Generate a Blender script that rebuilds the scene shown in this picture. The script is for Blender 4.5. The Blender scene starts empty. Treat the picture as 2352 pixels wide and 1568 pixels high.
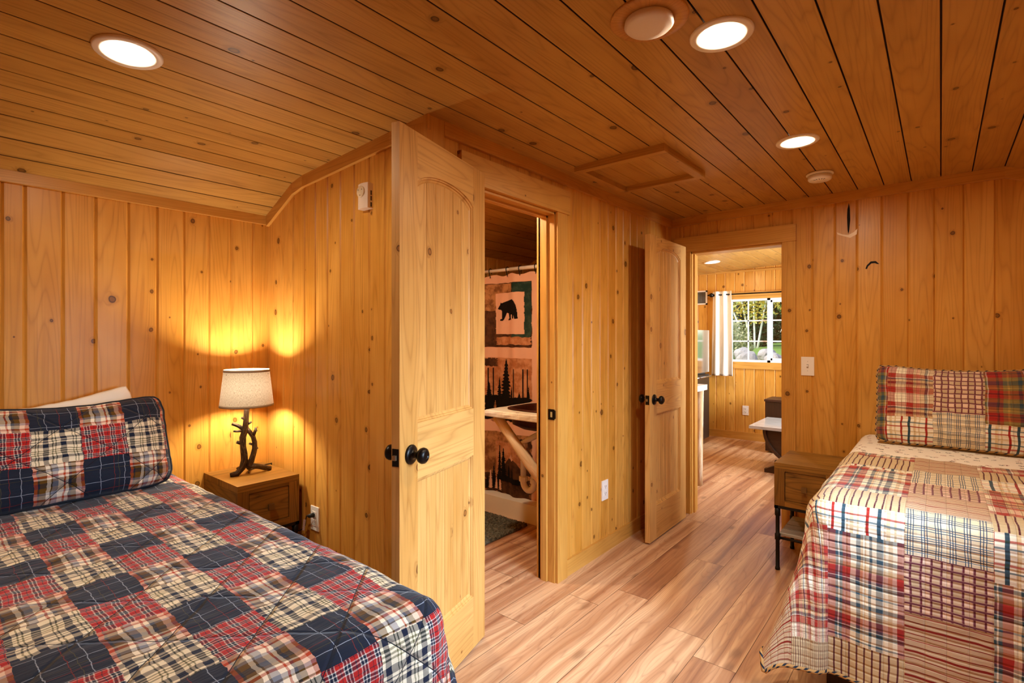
import bpy, bmesh, math, random
from mathutils import Vector, Matrix, noise
random.seed(7)
PI = math.pi
S = bpy.context.scene
COL = S.collection

# ------------------------------------------------------------------ helpers: nodes
def lin(h):
    h = h.lstrip('#'); c = [int(h[i:i+2], 16)/255 for i in (0, 2, 4)]
    return tuple((x/12.92 if x <= .04045 else ((x+.055)/1.055)**2.4) for x in c) + (1,)

class NT:
    def __init__(s, name):
        s.m = bpy.data.materials.new(name); s.m.use_nodes = True
        s.t = s.m.node_tree; s.t.nodes.clear()
        s.out = s.t.nodes.new('ShaderNodeOutputMaterial')
    def n(s, typ, **kw):
        nd = s.t.nodes.new(typ)
        for k, v in kw.items(): setattr(nd, k, v)
        return nd
    def put(s, sock, v):
        if isinstance(v, bpy.types.NodeSocket): s.t.links.new(v, sock)
        elif v is not None: sock.default_value = v
    def math(s, op, a, b=None, c=None, clamp=False):
        nd = s.n('ShaderNodeMath', operation=op); nd.use_clamp = clamp
        for i, v in enumerate((a, b, c)): s.put(nd.inputs[i], v)
        return nd.outputs[0]
    def mix(s, f, a, b, blend='MIX'):
        nd = s.n('ShaderNodeMix', data_type='RGBA', blend_type=blend)
        s.put(nd.inputs[0], f); s.put(nd.inputs[6], a); s.put(nd.inputs[7], b)
        return nd.outputs[2]
    def ramp(s, f, stops, interp='LINEAR'):
        nd = s.n('ShaderNodeValToRGB'); cr = nd.color_ramp; cr.interpolation = interp
        while len(cr.elements) < len(stops): cr.elements.new(1.0)
        for e, (p, c) in zip(cr.elements, stops):
            e.position = p
            e.color = c if len(c) == 4 else tuple(c) + (1,)
        s.put(nd.inputs[0], f); return nd.outputs[0]
    def xyz(s, x, y, z=0.0):
        nd = s.n('ShaderNodeCombineXYZ')
        for i, v in enumerate((x, y, z)): s.put(nd.inputs[i], v)
        return nd.outputs[0]
    def noise(s, vec, scale=1, detail=3, rough=.5, dist=0):
        nd = s.n('ShaderNodeTexNoise'); s.put(nd.inputs['Vector'], vec)
        nd.inputs['Scale'].default_value = scale; nd.inputs['Detail'].default_value = detail
        nd.inputs['Roughness'].default_value = rough; nd.inputs['Distortion'].default_value = dist
        return nd.outputs[0]
    def uv(s):
        nd = s.n('ShaderNodeUVMap'); nd.uv_map = 'UVMap'
        sp = s.n('ShaderNodeSeparateXYZ'); s.put(sp.inputs[0], nd.outputs[0])
        return sp.outputs[0], sp.outputs[1]
    def obj(s):
        return s.n('ShaderNodeTexCoord').outputs['Object']
    def attr(s, name):
        nd = s.n('ShaderNodeAttribute'); nd.attribute_name = name; return nd.outputs['Fac']
    def sstep(s, v, a, b):
        nd = s.n('ShaderNodeMapRange'); nd.interpolation_type = 'SMOOTHSTEP'
        s.put(nd.inputs[0], v); s.put(nd.inputs[1], a); s.put(nd.inputs[2], b)
        nd.inputs[3].default_value = 0; nd.inputs[4].default_value = 1
        return nd.outputs[0]
    def bump(s, h, strength=.3, dist=.01):
        nd = s.n('ShaderNodeBump'); nd.inputs['Strength'].default_value = strength
        nd.inputs['Distance'].default_value = dist; s.put(nd.inputs['Height'], h)
        return nd.outputs[0]
    def bsdf(s, color, rough=.5, metal=0, normal=None, spec=.5, **kw):
        p = s.n('ShaderNodeBsdfPrincipled')
        s.put(p.inputs['Base Color'], color); s.put(p.inputs['Roughness'], rough)
        p.inputs['Metallic'].default_value = metal; p.inputs['Specular IOR Level'].default_value = spec
        if normal is not None: s.put(p.inputs['Normal'], normal)
        for k, v in kw.items(): s.put(p.inputs[k], v)
        s.t.links.new(p.outputs[0], s.out.inputs[0]); return p

def wood(name, light, mid, dark, hue=.5, rough=.34, knots=.3, knotsize=1.0, contrast=1.0, knotcol='#4a2208', weather=0):
    """stained softwood board: u across the board, v along it, pid = one random number per board"""
    T = NT(name); u, v = T.uv(); pid = T.attr('pid')
    uo = T.math('MULTIPLY_ADD', pid, 13.7, u); vo = T.math('MULTIPLY_ADD', pid, 37.3, v)
    # knots
    P = T.xyz(T.math('MULTIPLY', uo, 6.2), T.math('MULTIPLY', vo, 5.2), 0.0)
    vor = T.n('ShaderNodeTexVoronoi', voronoi_dimensions='2D', feature='F1'); T.put(vor.inputs['Vector'], P)
    vor.inputs['Scale'].default_value = 1; vor.inputs['Randomness'].default_value = 1
    sc = T.n('ShaderNodeSeparateColor'); T.put(sc.inputs[0], vor.outputs['Color'])
    d = vor.outputs['Distance']
    d = T.math('ADD', d, T.math('MULTIPLY', T.math('SUBTRACT', T.noise(P, 9, 0), .5), .03))
    present = T.math('LESS_THAN', sc.outputs[0], knots)
    r2 = T.math('MULTIPLY', sc.outputs[1], sc.outputs[1])
    r = T.math('MULTIPLY_ADD', r2, .075*knotsize, .018*knotsize)
    rel = T.math('DIVIDE', d, r)
    knot = T.math('MULTIPLY', present, T.math('SUBTRACT', 1, T.sstep(rel, .8, 1.15)))
    ring = T.math('MULTIPLY', knot, T.sstep(rel, .5, .9))
    halo = T.math('MULTIPLY', present, T.math('SUBTRACT', 1, T.sstep(rel, .8, 2.6)))
    # grain
    ug = T.math('MULTIPLY_ADD', halo, .012, uo)
    fine = T.noise(T.xyz(T.math('MULTIPLY', ug, 90), T.math('MULTIPLY', vo, 2.2), pid), 1, 2, .6)
    cn = T.noise(T.xyz(T.math('MULTIPLY', ug, 9), T.math('MULTIPLY', vo, .55), pid), 1, 1, .4)
    cath = T.math('ABSOLUTE', T.math('SINE', T.math('MULTIPLY', T.math('ADD', cn, T.math('MULTIPLY', halo, .04)), 62)))
    cath = T.math('POWER', T.math('SUBTRACT', 1, cath), 2.2)
    broad = T.noise(T.xyz(T.math('MULTIPLY', uo, 7), T.math('MULTIPLY', vo, 1.1), pid), 1, 2, .55)
    blotch = T.noise(T.xyz(T.math('MULTIPLY', uo, 12), T.math('MULTIPLY', vo, 7), pid), 1, 1.5, .55)
    wn = T.n('ShaderNodeTexWhiteNoise', noise_dimensions='1D'); T.put(wn.inputs['W'], pid)
    tone = T.math('MULTIPLY_ADD', T.math('SUBTRACT', wn.outputs['Value'], .5), hue, T.math('MULTIPLY', T.math('SUBTRACT', broad, .5), 1.5))
    tone = T.math('ADD', tone, T.math('MULTIPLY', T.math('SUBTRACT', blotch, .5), .7))
    c = T.mix(T.math('ADD', tone, .42, clamp=True), light, mid)
    g = T.math('ADD', T.math('MULTIPLY', T.sstep(fine, .5, .75), .22*contrast), T.math('MULTIPLY', cath, .26*contrast))
    c = T.mix(T.math('ADD', g, 0, clamp=True), c, dark)
    c = T.mix(T.math('MULTIPLY', halo, .35), c, dark)
    c = T.mix(T.math('MULTIPLY', knot, .62), c, lin(knotcol))
    c = T.mix(T.math('MULTIPLY', ring, .75), c, lin('#241004'))
    if weather:
        w = T.sstep(T.noise(T.xyz(T.math('MULTIPLY', uo, 30), T.math('MULTIPLY', vo, 3), pid), 1, 5, .7), .45, .7)
        c = T.mix(T.math('MULTIPLY', w, weather), c, lin('#e8e2da'))
    h = T.math('MULTIPLY_ADD', fine, .5, T.math('MULTIPLY', blotch, .5))
    T.bsdf(c, T.math('MULTIPLY_ADD', broad, .12, rough-.06), normal=T.bump(h, .10, .004), spec=.24)
    return T.m

def plain(name, col, rough=.5, metal=0, spec=.5, bumpscale=0, bumps=.2, vary=0, **kw):
    T = NT(name); c = lin(col) if isinstance(col, str) else col
    nrm = None; o = T.obj()
    if vary:
        f = T.noise(o, 35, 4, .6)
        c = T.mix(f, tuple(x*(1-vary) for x in c[:3])+(1,), tuple(min(1, x*(1+vary)) for x in c[:3])+(1,))
    if bumpscale: nrm = T.bump(T.noise(o, bumpscale, 4, .6), bumps, .005)
    T.bsdf(c, rough, metal, nrm, spec, **kw); return T.m

def emit(name, col, strength):
    T = NT(name); e = T.n('ShaderNodeEmission'); e.inputs[0].default_value = col; e.inputs[1].default_value = strength
    T.t.links.new(e.outputs[0], T.out.inputs[0]); return T.m

# ------------------------------------------------------------------ helpers: meshes
class MB:
    def __init__(s):
        s.bm = bmesh.new(); s.uvl = s.bm.loops.layers.uv.new('UVMap'); s.pl = s.bm.faces.layers.float.new('pid')
        s.pid = random.random(); s.M = None
    def newpid(s): s.pid = random.random(); return s
    def v(s, p):
        p = Vector(p)
        if s.M is not None: p = s.M @ p
        return s.bm.verts.new(p)
    def face(s, vs, uvs=None, mat=0, smooth=False):
        try: f = s.bm.faces.new(vs)
        except ValueError: return None
        f.material_index = mat; f[s.pl] = s.pid; f.smooth = smooth
        if uvs:
            for l, q in zip(f.loops, uvs): l[s.uvl].uv = q
        return f
    def poly(s, pts, uvs=None, mat=0):
        return s.face([s.v(p) for p in pts], uvs or [(p[0], p[1]) for p in pts], mat)
    def box(s, x0, x1, y0, y1, z0, z1, grain='z', mat=0, M=None):
        if M is not None: old = s.M; s.M = M if old is None else old @ M
        lo = (x0, y0, z0); hi = (x1, y1, z1); g = 'xyz'.index(grain); ofs = random.random()*0
        s.newpid()
        for ax in range(3):
            a, b = [i for i in range(3) if i != ax]
            for side in (0, 1):
                pts = []
                for (i, j) in ((0, 0), (1, 0), (1, 1), (0, 1)):
                    p = [0, 0, 0]; p[ax] = (lo, hi)[side][ax]; p[a] = (lo, hi)[i][a]; p[b] = (lo, hi)[j][b]; pts.append(tuple(p))
                flip = (side == 0) != (ax == 1)
                if flip: pts.reverse()
                if ax == g: uvs = [(p[a], p[b]) for p in pts]
                else:
                    o = a if b == g else b
                    uvs = [(p[o]+.37*ax, p[g]) for p in pts]
                s.face([s.v(p) for p in pts], uvs, mat)
        if M is not None: s.M = old
        return s
    def lathe(s, prof, c=(0, 0, 0), n=32, axis='z', mat=0, smooth=True, cap0=True, cap1=True):
        """prof: list of (radius, height along axis)"""
        rings = []; s.newpid()
        def P(r, h, a):
            x, y = r*math.cos(a), r*math.sin(a)
            q = {'z': (x, y, h), 'x': (h, x, y), 'y': (y, h, x)}[axis]
            return (c[0]+q[0], c[1]+q[1], c[2]+q[2])
        for r, h in prof:
            if r < 1e-6: rings.append([s.v(P(0, h, 0))])
            else: rings.append([s.v(P(r, h, 2*PI*k/n)) for k in range(n)])
        L = 0
        for i in range(len(rings)-1):
            A, B = rings[i], rings[i+1]
            dl = math.hypot(prof[i+1][0]-prof[i][0], prof[i+1][1]-prof[i][1])
            R = max(prof[i][0], prof[i+1][0])
            for k in range(n):
                k2 = (k+1) % n
                U = lambda kk, e: (2*PI*R*kk/n, L+e*dl)
                if len(A) == 1 and len(B) == 1: continue
                if len(A) == 1: s.face([A[0], B[k2], B[k]], [U(k, 0), U(k+1, 1), U(k, 1)], mat, smooth)
                elif len(B) == 1: s.face([A[k], A[k2], B[0]], [U(k, 0), U(k+1, 0), U(k, 1)], mat, smooth)
                else: s.face([A[k], A[k2], B[k2], B[k]], [U(k, 0), U(k+1, 0), U(k+1, 1), U(k, 1)], mat, smooth)
            L += dl
        if cap0 and len(rings[0]) > 1: s.face(list(reversed(rings[0])), None, mat)
        if cap1 and len(rings[-1]) > 1: s.face(rings[-1], None, mat)
        return s
    def tube(s, path, rad, n=10, mat=0, wob=0.0, cap=True, flat=1.0):
        s.newpid(); path = [Vector(p) for p in path]
        if not hasattr(rad, '__len__'): rad = [rad]*len(path)
        ref = Vector((0.31, 0.17, 0.93)); rings = []; L = 0
        lens = [0]
        for i in range(1, len(path)): lens.append(lens[-1] + (path[i]-path[i-1]).length)
        for i, p in enumerate(path):
            t = (path[min(i+1, len(path)-1)] - path[max(i-1, 0)]).normalized()
            if i == 0:
                a = t.cross(ref)
                if a.length < .1: a = t.cross(Vector((1, 0, 0)))
                a.normalize()
            else:
                a = (a - t*a.dot(t)).normalized()
            b = t.cross(a)
            ring = []
            for k in range(n):
                an = 2*PI*k/n
                w = 1 + (wob*noise.noise(Vector((math.cos(an)*2.2, math.sin(an)*2.2, lens[i]*18))) if wob else 0)
                ring.append(s.v(p + (a*math.cos(an) + b*math.sin(an)*flat)*rad[i]*w))
            rings.append(ring)
        for i in range(len(rings)-1):
            for k in range(n):
                k2 = (k+1) % n; R = rad[i]*2*PI/n
                s.face([rings[i][k], rings[i][k2], rings[i+1][k2], rings[i+1][k]],
                       [(k*R, lens[i]), ((k+1)*R, lens[i]), ((k+1)*R, lens[i+1]), (k*R, lens[i+1])], mat, True)
        if cap:
            s.face(list(reversed(rings[0])), None, mat); s.face(rings[-1], None, mat)
        return s
    def grid(s, P, UV, nu, nv, mat=0, smooth=True, flip=False, skip=None):
        """P(i,j) -> point"""
        V = [[s.v(P(i, j)) for j in range(nv+1)] for i in range(nu+1)]
        for i in range(nu):
            for j in range(nv):
                if skip and skip(i, j): continue
                q = [(i, j), (i+1, j), (i+1, j+1), (i, j+1)]
                if flip: q.reverse()
                s.face([V[a][b] for a, b in q], [UV(a, b) for a, b in q], mat, smooth)
        return V
    def build(s, name, mats, parent=None, bevel=0, seg=2, recalc=True, loc=None, subsurf=0):
        me = bpy.data.meshes.new(name)
        if recalc: bmesh.ops.recalc_face_normals(s.bm, faces=s.bm.faces[:])
        s.bm.to_mesh(me); s.bm.free()
        o = bpy.data.objects.new(name, me); COL.objects.link(o)
        for m in (mats if isinstance(mats, (list, tuple)) else [mats]): me.materials.append(m)
        if parent is not None: o.parent = parent
        if loc is not None: o.location = loc
        if bevel:
            b = o.modifiers.new('b', 'BEVEL'); b.width = bevel; b.segments = seg; b.limit_method = 'ANGLE'; b.angle_limit = math.radians(40)
        if subsurf:
            m = o.modifiers.new('s', 'SUBSURF'); m.levels = subsurf; m.render_levels = subsurf
        return o

def tag(o, label, cat, group=None, kind=None):
    o['label'] = label; o['category'] = cat
    if group: o['group'] = group
    if kind: o['kind'] = kind
    return o
def thing(name, label, cat, loc=(0, 0, 0), rotz=0, group=None):
    o = bpy.data.objects.new(name, None); COL.objects.link(o); o.empty_display_size = .1
    o.location = loc; o.rotation_euler = (0, 0, rotz); return tag(o, label, cat, group)
def struct(o, label=None, cat=None):
    o['kind'] = 'structure'
    if label: o['label'] = label
    if cat: o['category'] = cat
    return o
def sroot(name, loc=(0, 0, 0), rotz=0, label=None, cat=None):
    o = bpy.data.objects.new(name, None); COL.objects.link(o); o.location = loc; o.rotation_euler = (0, 0, rotz)
    return struct(o, label, cat)
def copy_tree(o, parent=None):
    c = o.copy(); COL.objects.link(c); c.parent = parent
    for ch in [x for x in o.children]: copy_tree(ch, c)
    return c

# ------------------------------------------------------------------ materials
WALL = wood('pine_wall', lin('#dca14c'), lin('#c88730'), lin('#955616'), hue=.55, rough=.34, knots=.46, contrast=1.15)
CEIL = wood('pine_ceiling', lin('#c4954c'), lin('#a97838'), lin('#714616'), hue=.6, rough=.33, knots=.26, contrast=1.1)
TRIM = wood('pine_trim', lin('#d6a050'), lin('#c08334'), lin('#92571b'), hue=.4, rough=.36, knots=.12)
DOOR = wood('pine_door', lin('#d8a560'), lin('#c38b45'), lin('#935d26'), hue=.6, rough=.38, knots=.3, knotsize=1.25, contrast=1.4, knotcol='#8a4a1e')
FLOOR = None
GAP = plain('floor_gap', '#3a2010', .8)
BLACKMETAL = plain('black_bronze', '#17120f', .35, .6, .5)
WHITEPL = plain('white_plastic', '#efe6dc', .35)
DARKSLOT = plain('dark_slot', '#151210', .7)
PIPE = plain('dark_iron_pipe', '#1c1614', .5, .5)
RUSTIC = wood('rustic_brown', lin('#9a6b2a'), lin('#704816'), lin('#3a2308'), hue=.5, rough=.5, knots=.05, contrast=1.8)
LOG = wood('peeled_log', lin('#e6cba2'), lin('#d2ac78'), lin('#a67a48'), hue=.4, rough=.5, knots=.25)
DARKWOOD = wood('espresso_wood', lin('#43291c'), lin('#33200f'), lin('#1d110a'), hue=.5, rough=.4, knots=.02)

def floor_mat():
    T = NT('vinyl_plank'); u, v = T.uv(); pid = T.attr('pid')
    uo = T.math('MULTIPLY_ADD', pid, 17.7, u); vo = T.math('MULTIPLY_ADD', pid, 41.3, v)
    warp = T.noise(T.xyz(T.math('MULTIPLY', uo, 5), T.math('MULTIPLY', vo, 1.1), pid), 1, 2)
    uw = T.math('MULTIPLY_ADD', warp, .09, uo)
    band = T.noise(T.xyz(T.math('MULTIPLY', uw, 17), T.math('MULTIPLY', vo, .35), pid), 1, 3, .5)
    fine = T.noise(T.xyz(T.math('MULTIPLY', uw, 120), T.math('MULTIPLY', vo, 3), pid), 1, 4, .65)
    cn = T.noise(T.xyz(T.math('MULTIPLY', uw, 8), T.math('MULTIPLY', vo, .7), pid), 1, 2)
    cath = T.math('POWER', T.math('SUBTRACT', 1, T.math('ABSOLUTE', T.math('SINE', T.math('MULTIPLY', cn, 70)))), 2.5)
    wn = T.n('ShaderNodeTexWhiteNoise', noise_dimensions='1D'); T.put(wn.inputs['W'], pid)
    f = T.math('ADD', band, T.math('MULTIPLY', T.math('SUBTRACT', wn.outputs['Value'], .5), .10))
    c = T.ramp(f, [(.28, lin('#84523a')), (.42, lin('#ad7a55')), (.52, lin('#c0916b')), (.63, lin('#d6ab82')), (.76, lin('#b98560'))])
    c = T.mix(T.math('MULTIPLY', T.sstep(fine, .48, .75), .3), c, lin('#7a4a30'))
    c = T.mix(T.math('MULTIPLY', cath, .3), c, lin('#7a4630'))
    vor = T.n('ShaderNodeTexVoronoi', voronoi_dimensions='2D'); T.put(vor.inputs['Vector'], T.xyz(T.math('MULTIPLY', uo, 5), T.math('MULTIPLY', vo, 2.2)))
    vor.inputs['Scale'].default_value = 1
    k = T.math('SUBTRACT', 1, T.sstep(vor.outputs['Distance'], .03, .14))
    sc = T.n('ShaderNodeSeparateColor'); T.put(sc.inputs[0], vor.outputs['Color'])
    k = T.math('MULTIPLY', k, T.math('LESS_THAN', sc.outputs[0], .35))
    c = T.mix(T.math('MULTIPLY', k, .45), c, lin('#5b3320'))
    T.bsdf(c, T.math('MULTIPLY_ADD', fine, .1, .3), normal=T.bump(fine, .08, .003), spec=.4)
    return T.m
FLOOR = floor_mat()

# ---- plaid fabrics
def stripes(T, coord, period, stops):
    x = T.math('FRACT', T.math('DIVIDE', coord, period))
    return T.ramp(x, [(p, lin(c)) for p, c in stops], 'CONSTANT')
def plaid(T, u, v, pu, su, pv=None, sv=None, f=.5, dk=.3):
    a, b = stripes(T, u, pu, su), stripes(T, v, pv or pu, sv or su)
    return T.mix(dk, T.mix(f, a, b), T.mix(1.0, a, b, 'DARKEN'))
def overlay_lines(T, c, coord, period, width, col, off=0.0):
    x = T.math('FRACT', T.math('DIVIDE', T.math('ADD', coord, off), period))
    return T.mix(T.math('LESS_THAN', x, width/period), c, lin(col))

def crinkle(T, u, v, along_u=True):
    a, b = (4, 42) if along_u else (42, 4)
    w = T.noise(T.xyz(T.math('MULTIPLY', u, a), T.math('MULTIPLY', v, b)), 1, 3, .55, .6)
    return w

def navy_quilt(name, sew=.25):
    T = NT(name); u0, v0 = T.uv()
    # hand-pieced seams wobble a little
    wob = T.noise(T.xyz(u0, v0), 9, 2); wob2 = T.noise(T.xyz(v0, u0), 11, 2)
    wf = T.noise(T.xyz(T.math('MULTIPLY', u0, 55), T.math('MULTIPLY', v0, 16)), 1, 2); wf2 = T.noise(T.xyz(T.math('MULTIPLY', v0, 30), T.math('MULTIPLY', u0, 50)), 1, 2)
    u = T.math('ADD', T.math('MULTIPLY_ADD', T.math('SUBTRACT', wob, .5), .012, u0), T.math('MULTIPLY', T.math('SUBTRACT', wf, .5), .007))
    v = T.math('ADD', T.math('MULTIPLY_ADD', T.math('SUBTRACT', wob2, .5), .012, v0), T.math('MULTIPLY', T.math('SUBTRACT', wf2, .5), .008))
    i = T.math('FLOOR', T.math('DIVIDE', T.math('ADD', u, 1.69), .152))
    j = T.math('FLOOR', T.math('DIVIDE', T.math('SUBTRACT', v, .285), .131))
    t = T.math('FLOORED_MODULO', T.math('MULTIPLY_ADD', j, 2, i), 4)
    navy = lin('#1c2333')
    navy = T.mix(0, navy, navy)
    for co, off in ((u, .012), (v, .02)):
        navy = overlay_lines(T, navy, co, .068, .0017, '#8b93a3', off)
        navy = overlay_lines(T, navy, co, .136, .0016, '#6b2526', off+.03)
        navy = overlay_lines(T, navy, co, .102, .0013, '#4a4630', off+.05)
    R, W_, N, K = '#b3231f', '#ddd3c8', '#182034', '#d98a78'
    red = plaid(T, u, v, .036, [(0, R), (.20, N), (.25, R), (.45, W_), (.52, N), (.66, W_), (.73, N), (.87, W_), (.93, R)])
    C_, O = '#eadbbd', '#5d5a38'
    cream = plaid(T, u, v, .118, [(0, C_), (.13, N), (.25, C_), (.30, O), (.34, C_), (.38, O), (.42, C_), (.46, O), (.50, C_), (.60, N), (.74, C_), (.80, N), (.83, C_), (.88, N), (.97, C_)],
                  .098, [(0, N), (.16, C_), (.34, O), (.37, C_), (.42, O), (.45, C_), (.56, N), (.70, C_), (.78, O), (.81, C_), (.86, O), (.89, C_)])
    OL, OR, GB, CR, PK = '#5f4112', '#b03c1c', '#7d818e', '#efdfc6', '#e3b39a'
    tan = plaid(T, u, v, .152, [(0, CR), (.10, GB), (.16, OL), (.28, N), (.40, OL), (.48, CR), (.52, OR), (.58, CR), (.66, GB), (.72, '#4b3512'), (.75, CR), (.84, '#4b3512'), (.87, PK), (.95, OR)],
                .131, [(0, PK), (.10, OR), (.24, N), (.28, OL), (.42, CR), (.50, '#4b3512'), (.53, GB), (.64, CR), (.74, OR), (.78, CR), (.84, N), (.90, OL)])
    c = T.mix(T.math('GREATER_THAN', t, .5), navy, red)
    c = T.mix(T.math('GREATER_THAN', t, 1.5), c, tan)
    c = T.mix(T.math('GREATER_THAN', t, 2.5), c, cream)
    # diagonal stitching
    s1 = T.math('ABSOLUTE', T.math('SUBTRACT', T.math('FRACT', T.math('DIVIDE', T.math('ADD', u0, v0), sew)), .5))
    s2 = T.math('ABSOLUTE', T.math('SUBTRACT', T.math('FRACT', T.math('DIVIDE', T.math('SUBTRACT', u0, v0), sew)), .5))
    st = T.math('MINIMUM', s1, s2)
    c = T.mix(T.math('LESS_THAN', st, .006), c, lin('#151a24'))
    weave = T.noise(T.xyz(T.math('MULTIPLY', u, 900), T.math('MULTIPLY', v, 900)), 1, 0)
    c = T.mix(T.math('MULTIPLY', weave, .16), c, (0, 0, 0, 1))
    h = T.math('ADD', T.math('MULTIPLY', T.sstep(st, 0, .05), 1.0), T.math('MULTIPLY', crinkle(T, u0, v0, False), 1.1))
    T.bsdf(c, .9, normal=T.bump(h, .65, .006), spec=.15, **{'Sheen Weight': .15})
    return T.m
NAVYQ = navy_quilt('navy_patchwork')

def swatches(T, u, v):
    TAN, RD, CRM, TL, BG, OLV, PKK, WH = '#d3b183', '#aa2c26', '#f4e7cb', '#34505f', '#641f2c', '#8f7a45', '#dd957c', '#f6f0e2'
    P = {}
    P[1] = plaid(T, u, v, .20, [(0, TAN), (.10, TL), (.16, WH), (.18, TAN), (.28, RD), (.46, CRM), (.70, RD), (.86, TAN), (.92, PKK)],
                 .17, [(0, TAN), (.08, TL), (.14, WH), (.16, RD), (.30, CRM), (.62, RD), (.82, TAN), (.92, BG)])
    for w in (u, v): P[1] = overlay_lines(T, P[1], w, .017, .0012, '#7d4a36')
    c = plaid(T, u, v, .052, [(0, '#ecc9ad'), (.55, '#c7ab86'), (.97, '#ecc9ad')])
    for w in (u, v):
        c = overlay_lines(T, c, w, .026, .0052, '#6e3540'); c = overlay_lines(T, c, w, .026, .0012, '#b48a86', .0016)
    P[2] = c
    c = plaid(T, u, v, .06, [(0, '#f2e3c4'), (.5, '#e6d2ac')])
    for w in (u, v):
        for k in (0, .007, .014): c = overlay_lines(T, c, w, .036, .0022, '#34506b', k)
    P[3] = c
    c = T.mix(.25, lin('#cfb68c'), stripes(T, v, .004, [(0, '#bd9e70'), (.5, '#dcc8a2')]))
    c = overlay_lines(T, c, u, .0225, .0048, '#5c2a30'); P[4] = c
    c = T.mix(.35, lin('#ccae8c'), stripes(T, v, .005, [(0, '#b8946c'), (.5, '#dcc4a4')]))
    c = overlay_lines(T, c, v, .0195, .0030, '#8e3428'); c = overlay_lines(T, c, v, .078, .0062, '#8a2018', .004); P[5] = c
    a_ = stripes(T, u, .105, [(0, '#f4ead6'), (.12, RD), (.20, '#f4ead6'), (.42, TL), (.52, '#f4ead6'), (.66, '#e2c9a0'), (.76, '#f4ead6'), (.86, '#dcc49c'), (.92, '#f4ead6')])
    b_ = stripes(T, v, .07, [(0, '#f4ead6'), (.18, '#b8483e'), (.28, '#f4ead6'), (.50, '#4d6872'), (.58, '#f4ead6'), (.78, '#e2c9a0'), (.86, '#f4ead6')])
    c = T.mix(.85, a_, b_, 'DARKEN')
    P[6] = c
    P[7] = plaid(T, u, v, .14, [(0, OLV), (.14, TL), (.24, OLV), (.30, WH), (.33, RD), (.55, BG), (.62, RD), (.72, OLV), (.84, '#c9a24e'), (.9, OLV)],
                 .12, [(0, TL), (.10, OLV), (.28, RD), (.46, BG), (.52, RD), (.64, OLV), (.72, '#c9a24e'), (.77, OLV), (.9, TL)])
    P[8] = plaid(T, u, v, .205, [(0, CRM), (.08, TL), (.12, CRM), (.18, TL), (.27, CRM), (.34, TAN), (.40, CRM), (.46, RD), (.60, TL), (.64, WH), (.66, TL), (.70, RD), (.82, CRM), (.90, TL), (.96, TAN)],
                 .16, [(0, CRM), (.10, TL), (.18, CRM), (.30, TAN), (.40, RD), (.56, BG), (.62, WH), (.64, TL), (.72, CRM), (.88, TL), (.92, CRM)])
    return P
def check_quilt(name, cols, cedges, sewx=True):
    """cols: per column a list of (v start, swatch); cedges: u of the column borders"""
    T = NT(name); u0, v0 = T.uv()
    u = T.math('MULTIPLY_ADD', T.math('SUBTRACT', T.noise(T.xyz(u0, v0), 8, 2), .5), .010, u0)
    v = T.math('MULTIPLY_ADD', T.math('SUBTRACT', T.noise(T.xyz(v0, u0), 9, 2), .5), .012, v0)
    P = swatches(T, u, v); idx = None
    for ci, col in enumerate(cols):
        vn = T.math('DIVIDE', v, 2.0)
        r = T.ramp(vn, [(max(0, a/2), (k/10,)*3) for a, k in col], 'CONSTANT')
        sp = T.n('ShaderNodeSeparateColor'); T.put(sp.inputs[0], r); val = sp.outputs[0]
        if idx is None: idx = val
        else:
            m = T.n('ShaderNodeMix', data_type='FLOAT'); T.put(m.inputs[0], T.math('GREATER_THAN', u, cedges[ci-1]))
            T.put(m.inputs[2], idx); T.put(m.inputs[3], val); idx = m.outputs[0]
    c = P[1]
    for k in range(2, 9): c = T.mix(T.math('GREATER_THAN', idx, k/10-.05), c, P[k])
    s1 = T.math('ABSOLUTE', T.math('SUBTRACT', T.math('FRACT', T.math('DIVIDE', v0, .026)), .5))
    s2 = T.math('ABSOLUTE', T.math('SUBTRACT', T.math('FRACT', T.math('DIVIDE', T.math('ADD', u0, .012), .054)), .5))
    c = T.mix(T.math('MULTIPLY', T.math('LESS_THAN', s2, .012), .5), c, lin('#7d5a34'))
    weave = T.noise(T.xyz(T.math('MULTIPLY', u, 800), T.math('MULTIPLY', v, 800)), 1, 0)
    c = T.mix(T.math('MULTIPLY', weave, .18), c, (.02, .01, 0, 1))
    mott = T.noise(T.xyz(u0, v0), 60, 3)
    c = T.mix(T.math('MULTIPLY', mott, .06), c, lin('#7b4f2a'))
    h = T.math('ADD', T.math('MULTIPLY', T.sstep(s1, 0, .25), .9), T.math('MULTIPLY', crinkle(T, u0, v0, True), .8))
    h = T.math('ADD', h, T.math('MULTIPLY', T.sstep(s2, 0, .1), .5))
    T.bsdf(c, .92, normal=T.bump(h, .5, .005), spec=.12, **{'Sheen Weight': .15})
    return T.m
REDQ = check_quilt('red_tan_patchwork', [
    [(0, 5)],
    [(0, 4), (.34, 8), (.80, 4), (.955, 6), (1.05, 1), (1.46, 4)],
    [(0, 8), (.087, 4), (.312, 6), (.349, 8), (.794, 4), (.955, 6), (1.06, 8), (1.43, 4)],
    [(0, 5), (.276, 3), (.52, 2), (.705, 5), (.926, 3), (1.09, 2), (1.28, 5), (1.60, 3)],
    [(0, 1), (.126, 4), (.30, 6), (.47, 1), (.806, 4), (.966, 6), (1.12, 8), (1.5, 1)],
    [(0, 6), (.2, 8), (.4, 2), (.7, 5), (.95, 3), (1.2, 2)]], [-.72, -.315, -.092, .125, .36])
SHAMR = check_quilt('red_tan_sham', [
    [(0, 7)],
    [(0, 6), (.135, 1)],
    [(0, 3), (.175, 2)],
    [(0, 6), (.13, 7)]], [.055, .255, .455])

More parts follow.
